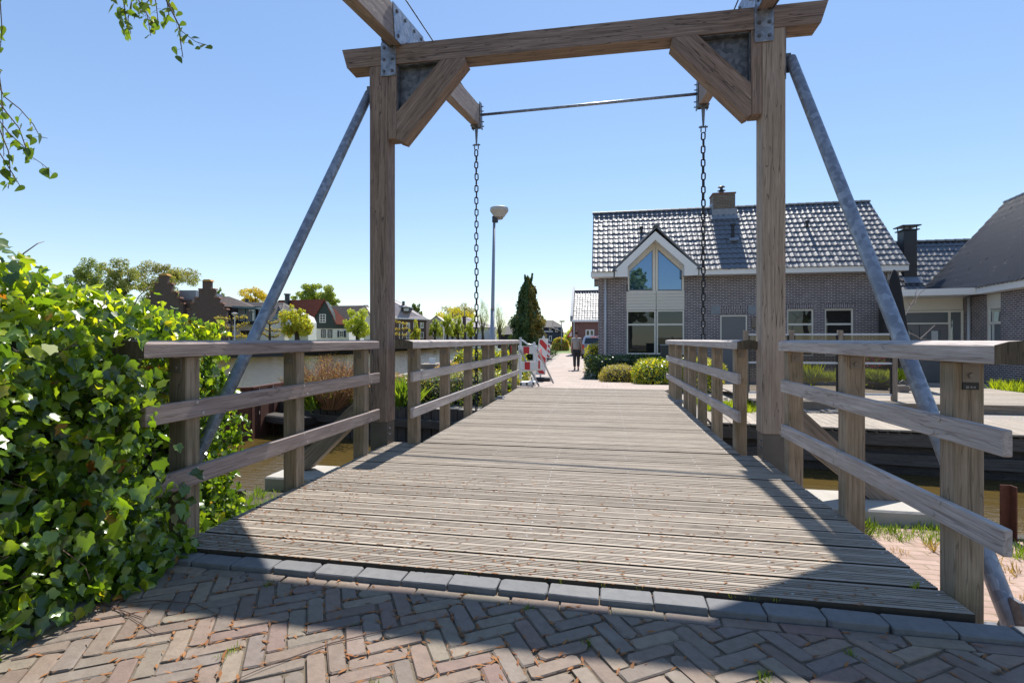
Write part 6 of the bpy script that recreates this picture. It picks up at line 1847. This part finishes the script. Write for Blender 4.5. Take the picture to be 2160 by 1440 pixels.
# --- windscreen on the terrace
scr = thing('windscreen', 'low timber and smoked glass windscreen on the edge of the raised terrace', 'windscreen', (4.5, 11.5, -.19))
YS = 11.35
px_posts = [1573, 1669, 1772, 1886]
xs = [AY(p, 800, YS).x for p in px_posts]
for x in xs:
    m = MB(); m.box(x - .045, x + .045, YS - .045, YS + .045, -.183, 1.24, 'z'); m.build('post', M['fence_wood'], scr, bevel=.006)
for a, b in zip(xs, xs[1:]):
    m = MB()
    for z in (-.08, .55, 1.14):
        m = MB(); m.box(a + .047, b - .047, YS - .02, YS + .02, z, z + .035, 'x'); fr = m.build('rail', M['grey_pipe'], scr)
    m = MB(); m.box(a + .047, a + .075, YS - .014, YS + .014, -.045, 1.139, 'z'); m.box(b - .075, b - .047, YS - .014, YS + .014, -.045, 1.139, 'z'); m.build('edge_strip', M['black_plastic'], fr)
    m = MB()
    for z0, z1 in ((-.04, .548), (.588, 1.138)): m.poly([(a + .08, YS, z0), (b - .08, YS, z0), (b - .08, YS, z1), (a + .08, YS, z1)])
    m.build('pane', M['screen_film'], scr)
# --- parasol
pb = AD(1905, 800, 13.2); pb.z = -.32
par = thing('parasol', 'closed black garden parasol in its cover, in front of the grey doors', 'parasol', pb)
m = MB()
ctr = [(1886, 569, .02), (1886, 573, .05), (1885, 590, .115), (1885, 620, .165), (1887, 660, .20), (1890, 700, .235), (1893, 735, .26), (1895, 762, .25), (1896, 770, .10)]
rings = []
for x, y, r in ctr:
    c = AD(x, y, 13.2); rings.append([c + V((cos(2 * pi * k / 16) * r * (1 + .10 * (k % 2)), sin(2 * pi * k / 16) * r * (1 + .10 * (k % 2)), 0)) for k in range(16)])
m.add([p for r in rings for p in r], [(i * 16 + k, i * 16 + (k + 1) % 16, (i + 1) * 16 + (k + 1) % 16, (i + 1) * 16 + k) for i in range(len(rings) - 1) for k in range(16)] + [tuple(range(16)), tuple(range(len(rings) * 16 - 1, len(rings) * 16 - 17, -1))])
m.build('cover', M['black_cloth'], par, smooth=False)
m = MB(); m.tube([AD(1896, 768, 13.2), V((AD(1896, 768, 13.2).x, AD(1896, 768, 13.2).y, -.3))], .03, 8); m.box(pb.x - .35, pb.x + .1, pb.y - .3, pb.y + .3, -.315, -.24, 'x'); m.build('stand', M['black_plastic'], par)
# --- planters, can, plants
def planter(label, px0, px1, ytop, ybot, d, lean=0):
    a, b = AD(px0, ybot, d), AD(px1, ytop, d); w = (b - a).dot(RT)
    c = a + RT * w / 2 + FWD * w / 2; zb = a.z; H = b.z - a.z
    t = thing('planter', label, 'planter', (c.x, c.y, zb))
    m = MB(); r0, r1 = w * .40, w * .52
    lo = [c + RT * (x * r0) + FWD * (y * r0) for x, y in ((-1, -1), (1, -1), (1, 1), (-1, 1))]; hi = [c + RT * (x * r1) + FWD * (y * r1) for x, y in ((-1, -1), (1, -1), (1, 1), (-1, 1))]
    vs = [V((p.x, p.y, zb)) for p in lo] + [V((p.x, p.y, zb + H)) for p in hi] + [V((p.x + (c.x - p.x) * .12, p.y + (c.y - p.y) * .12, zb + H)) for p in hi] + [V((p.x + (c.x - p.x) * .15, p.y + (c.y - p.y) * .15, zb + H - .06)) for p in hi]
    m.add(vs, [(3, 2, 1, 0)] + [(i, (i + 1) % 4, 4 + (i + 1) % 4, 4 + i) for i in range(4)] + [(4 + i, 4 + (i + 1) % 4, 8 + (i + 1) % 4, 8 + i) for i in range(4)] + [(8 + i, 8 + (i + 1) % 4, 12 + (i + 1) % 4, 12 + i) for i in range(4)] + [(12, 13, 14, 15)])
    m.build('pot', M['pot_grey'], t, bevel=.006)
    P, N, U = [], [], []
    for i in range(170):
        an = random.uniform(0, 2 * pi); q = random.random() * r1 * .7; P.append((c.x + cos(an) * q, c.y + sin(an) * q, zb + H - .05)); N.append((cos(an), sin(an), .2)); U.append((cos(an) * .7, sin(an) * .7, 1.1))
    leaf_mesh('grass_plant', P, N, .36, M['grass_lime'], t, 'blade', .2, up=np.array(U))
planter('dark square planter with a fountain of light green grass behind the smoked glass', 1845, 1878, 805, 829, 12.4)
planter('small dark planter with arching green leaves, left of the grassy square planter', 1824, 1842, 802, 822, 12.8)
planter('dark planter with arching grass to the right of the windscreen, behind the watering can', 1888, 1914, 802, 828, 12.6)
wc = AD(1905, 834, 11.8); zb = wc.z
t = thing('watering_can', 'taupe plastic watering can with a hooped handle beside the windscreen', 'watering can', wc)
m = MB(); m.lathe([(.095, 0), (.105, .01), (.118, .20), (.122, .235), (.05, .25)], wc, 16); bd = m.build('body', M['taupe_plastic'], t, smooth=False)
m = MB(); m.tube([wc + V((-.08, 0, .23)), wc + V((-.06, 0, .32)), wc + V((.0, 0, .36)), wc + V((.06, 0, .32)), wc + V((.08, 0, .23))], .015, 8); m.build('handle', M['taupe_plastic'], t, smooth=True)
m = MB(); m.tube([wc + V((.09, .03, .06)), wc + V((.20, .05, .18)), wc + V((.27, .06, .27))], [.022, .018, .016], 8); m.tube([wc + V((.26, .06, .26)), wc + V((.29, .065, .30))], [.02, .04], 8); m.build('spout', M['taupe_plastic'], t, smooth=True)
lp = AD(1927, 855, 11.0); t = thing('garden_spotlight', 'small dark rectangular spotlight fixed to the terrace riser', 'spotlight', lp)
m = MB(); m.box(lp.x - .10, lp.x + .10, 10.86, 10.96, lp.z - .03, lp.z + .05, 'x'); m.build('housing', M['anthracite'], t, bevel=.01); m = MB(); m.tube([V((lp.x - .1, 10.93, lp.z)), V((lp.x - .25, 10.93, lp.z - .08)), V((lp.x - .42, 10.93, lp.z - .07))], .008, 5); m.build('cable', M['black_plastic'], t)
sp = []
for px in range(1690, 1772, 5):
    q = AD(px, 793, random.uniform(14.5, 15.5)); sp.append((q.x, q.y, -.19, (1.5 if px < 1725 else .9) * random.uniform(.7, 1.1)))
tufts('border_plants', 'row of green leafy border plants seen through the smoked glass panel', sp, 'grass_lime', h=.36, per=60, r=.16)
c = AD(1843, 757, 15.0); t = thing('flowering_shrub', 'small bush with magenta flowers behind the smoked glass', 'shrub', (c.x, c.y, -.3))
P, D = blob_points([(c.x, c.y, .42, .32, .3, .22)], 600, .5); leaf_mesh('flowers', P, D, .06, None, t, 'quad', .8, mats=[M['pink_petal'], M['hedge_green']], midx=(RNG.random(600) < .45).astype(int)); m = MB(); m.tube([(c.x, c.y, -.3), (c.x, c.y, .4)], .02, 6); m.build('stem', M['bark'], t)
# bare climber beside the doors
t = thing('bare_climber', 'bare twisted climbing branch with pale bark in front of the grey doors', 'climber', (AD(1912, 790, 14.6).x, AD(1912, 790, 14.6).y, -.3))
m = MB()
for pts in ([(1905, 700), (1908, 668), (1920, 646), (1928, 632), (1932, 616), (1936, 607)], [(1921, 645), (1912, 632), (1906, 626)], [(1922, 644), (1931, 640), (1934, 628), (1943, 615), (1951, 612)], [(1908, 702), (1922, 703), (1934, 709), (1942, 715), (1955, 716), (1975, 717)], [(1942, 714), (1957, 700), (1972, 686)], [(1905, 700), (1907, 740), (1910, 795)]):
    P_ = [AD(x, y, 14.4) for x, y in pts]; m.tube(P_, [.016 - .002 * i for i in range(len(P_))], 5)
m.build('branches', M['twig_pale'], t)
# dark bench-like box right of chain (garden bin)
b = AY(1402, 735, 17.5); t = thing('garden_bin', 'small dark bin with a pale lid in front of the glazed corner window', 'bin', (b.x, 17.5, -.3)); m = MB(); m.box(b.x - .12, b.x + .28, 17.4, 17.7, -.3, .85, 'z'); m.build('body', M['anthracite'], t, bevel=.02); m = MB(); m.box(b.x - .14, b.x + .30, 17.38, 17.72, .851, .89, 'x'); m.build('lid', M['lead'], t)

# --- person walking away
def skinned(name, verts, edges, radii, mat, parent, base, sub=2, root=0):
    me = bpy.data.meshes.new(name); b = V(base)
    me.from_pydata([tuple(V(v)) for v in verts], edges, []); me.materials.append(M[mat])
    o = bpy.data.objects.new(name, me); COL.objects.link(o); o.parent = parent
    md = o.modifiers.new('skin', 'SKIN')
    for i, r in enumerate(radii):
        s = me.skin_vertices[0].data[i]; s.radius = r if isinstance(r, tuple) else (r, r); s.use_root = (i == root)
    md.use_smooth_shade = True
    sb = o.modifiers.new('sub', 'SUBSURF'); sb.levels = sub; sb.render_levels = sub
    return o
pf = AZ(1216, 780.5, -.36)
pers = thing('person', 'person in a light grey t-shirt and dark jeans walking away up the street', 'person', (pf.x, pf.y, SZ(pf.y)))
# local frame: x right, y forward (away)
V_, E_, R_ = [], [], []
def ad(p, r, prev=None):
    V_.append(p); R_.append(r)
    if prev is not None: E_.append((prev, len(V_) - 1))
    return len(V_) - 1
pel = ad((0, 0, .95), (.145, .10)); wst = ad((0, 0, 1.10), (.135, .095), pel); chs = ad((0, .01, 1.32), (.165, .105), wst); nk = ad((0, .01, 1.47), (.06, .06), chs); nk2 = ad((0, .02, 1.54), (.052, .055), nk); hd = ad((0, .03, 1.65), (.085, .10), nk2); cr = ad((0, .03, 1.73), (.06, .075), hd); ad((0, .12, 1.62), (.018, .018), hd)
for s in (-1, 1):
    sh = ad((s * .17, .01, 1.43), .055, chs); el = ad((s * .235, -.01 - s * .05, 1.15), .042, sh); wr = ad((s * .25, .05 - s * .10, .90), .030, el)
    pm = ad((s * .252, .06 - s * .11, .835), (.020, .038), wr)
    for k_ in range(4): f1 = ad((s * .252, .035 - s * .11 + k_ * .018, .785 - .004 * abs(k_ - 1.5)), .0095, pm); ad((s * .243, .038 - s * .11 + k_ * .018, .745 + .006 * abs(k_ - 1.2)), .0082, f1)
    th_ = ad((s * .240, .095 - s * .11, .84), .011, pm); ad((s * .235, .11 - s * .11, .80), .009, th_)
    hp = ad((s * .085, 0, .90), .095, pel); kn = ad((s * .085, s * .06, .50), .065, hp); an = ad((s * .08, s * .03 - .02, .10), .042, kn); ad((s * .08, s * .03 + .13, .045), .036, an)
skinned('body', V_, E_, R_, 'skin', pers, (0, 0, 0))
skinned('shirt', [(0, 0, .92), (0, 0, 1.08), (0, .01, 1.30), (0, .01, 1.45), (-.17, .01, 1.43), (-.215, .02, 1.26), (.17, .01, 1.43), (.215, -.01, 1.26)], [(0, 1), (1, 2), (2, 3), (3, 4), (4, 5), (3, 6), (6, 7)], [(.18, .135), (.165, .125), (.19, .13), (.10, .09), .078, .070, .078, .070], 'shirt', pers, (0, 0, 0))
skinned('trousers', [(0, 0, .96), (-.085, 0, .88), (-.085, -.06, .50), (-.08, -.05, .13), (.085, 0, .88), (.085, .06, .50), (.08, .01, .13)], [(0, 1), (1, 2), (2, 3), (0, 4), (4, 5), (5, 6)], [(.155, .12), .108, .080, .068, .108, .080, .068], 'jeans', pers, (0, 0, 0))
skinned('hair', [(0, .0, 1.62), (0, .01, 1.72), (0, .04, 1.765)], [(0, 1), (1, 2)], [(.072, .075), (.082, .095), (.060, .07)], 'hair', pers, (0, 0, 0))
for s in (-1, 1): skinned('shoe', [(s * .08, s * .03 - .06, .05), (s * .08, s * .03 + .06, .045), (s * .08, s * .03 + .17, .035)], [(0, 1), (1, 2)], [(.045, .05), (.048, .045), (.038, .03)], 'shoe', pers, (0, 0, 0))

# --- parked car, seen from behind
cy = 37.5; zc = -.36
xl = AY(1226, 740, cy).x
car = thing('parked_car', 'silver grey estate-like off-roader parked beside the brick house, seen from behind', 'car', (xl + .93, cy + 2.3, zc))
cxx = xl + .93
secs = []  # y, list of (halfwidth, z)
def ring(y, pts): return [(cxx + s * w, y, zc + z) for s, seq in ((-1, pts), (1, pts[::-1])) for w, z in seq]
body_prof = [(.70, .38), (.88, .42), (.93, .60), (.93, .90), (.88, 1.05)]
m = MB()
ys_ = [(cy, .96), (cy + .06, 1.0), (cy + 1.2, 1.0), (cy + 3.2, 1.0), (cy + 4.2, .98), (cy + 4.55, .90)]
R = [[(cxx + (p[0] - cxx) * s, p[1], p[2]) for p in ring(y, body_prof)] for y, s in ys_]; n = len(R[0])
m.add([p for r in R for p in r], [(i * n + k, i * n + (k + 1) % n, (i + 1) * n + (k + 1) % n, (i + 1) * n + k) for i in range(len(R) - 1) for k in range(n)] + [tuple(range(n)), tuple(range(len(R) * n - 1, len(R) * n - n - 1, -1))])
body = m.build('body', M['car_paint'], car, bevel=.02)
m = MB()
gp = [(.86, 1.051), (.83, 1.25), (.74, 1.58), (.66, 1.66)]
ys_ = [(cy + .10, 1.0), (cy + .42, .985), (cy + 2.6, .97)]
R = []
for i, (y, s) in enumerate(ys_):
    R.append([(cxx + (p[0] - cxx) * s, y + (p[2] - zc - 1.05) * (.42 if i == 0 else .0), p[2]) for p in ring(y, gp)])
R.append([(cxx + (p[0] - cxx) * .93, cy + 3.5 - (p[2] - zc - 1.05) * 1.1, p[2]) for p in ring(0, gp)])
n = len(R[0])
m.add([p for r in R for p in r], [(i * n + k, i * n + (k + 1) % n, (i + 1) * n + (k + 1) % n, (i + 1) * n + k) for i in range(len(R) - 1) for k in range(n)] + [tuple(range(n)), tuple(range(len(R) * n - 1, len(R) * n - n - 1, -1))])
m.build('cabin', M['car_silver'], car, bevel=.02)
m = MB(); m.poly([(cxx - .72, cy + .085 + .09, zc + 1.10), (cxx + .72, cy + .085 + .09, zc + 1.10), (cxx + .62, cy + .27, zc + 1.53), (cxx - .62, cy + .27, zc + 1.53)]); m.v = [(x, y - .06, z) for x, y, z in m.v]; m.build('rear_window', M['glass_dark'], car)
for s in (-1, 1):
    m = MB(); m.poly([(cxx + s * .875, cy + .5, zc + 1.10), (cxx + s * .875, cy + 2.9, zc + 1.10), (cxx + s * .79, cy + 2.5, zc + 1.5), (cxx + s * .79, cy + .5, zc + 1.5)]); m.build('side_window', M['glass_dark'], car)
    m = MB(); m.box(cxx + s * .80 - .09, cxx + s * .80 + .09, cy - .012, cy + .03, zc + .72, zc + 1.02, 'z'); m.build('tail_light', M['tail_light'], car, bevel=.01)
    m = MB(); m.tube([(cxx + s * .62, cy + .4, zc + 1.70), (cxx + s * .62, cy + 2.5, zc + 1.70)], .02, 6); m.build('roof_rail', M['car_silver'], car)
    for yy in (cy + .85, cy + 3.65):
        m = MB(); m.tube([(cxx + s * .72, yy, zc + .34), (cxx + s * .93, yy, zc + .34)], .34, 20); wh = m.build('wheel', M['rubber'], car, bevel=.01); m = MB(); m.tube([(cxx + s * .925, yy, zc + .34), (cxx + s * .94, yy, zc + .34)], .21, 14); m.build('rim', M['car_silver'], wh)
m = MB(); m.box(cxx - .90, cxx + .90, cy - .10, cy + .05, zc + .34, zc + .60, 'x'); m.build('bumper', M['car_paint'], car, bevel=.03)
m = MB(); m.box(cxx - .86, cxx + .86, cy - .09, cy + .2, zc + .24, zc + .339, 'x'); m.build('underside', M['black_plastic'], car)
m = MB(); m.box(cxx - .28, cxx + .28, cy - .022, cy - .002, zc + .80, zc + .92, 'x'); m.build('number_plate', M['plate_yellow'], car)
m = MB(); m.box(cxx - .25, cxx + .25, cy + .16, cy + .30, zc + 1.60, zc + 1.64, 'x'); m.build('brake_light', M['tail_light'], car)
t = thing('kerb_block', 'small yellow and white kerb block on the street behind the car', 'kerb block', tuple(AZ(1236, 750, -.36)))
p = AZ(1229, 751, -.36); m = MB(); m.box(p.x, p.x + .16, p.y, p.y + .5, -.35, -.24, 'y'); m.build('yellow_end', M['plate_yellow'], t); m = MB(); m.box(p.x + .162, p.x + .62, p.y, p.y + .5, -.35, -.25, 'y'); m.build('block', M['concrete'], t)
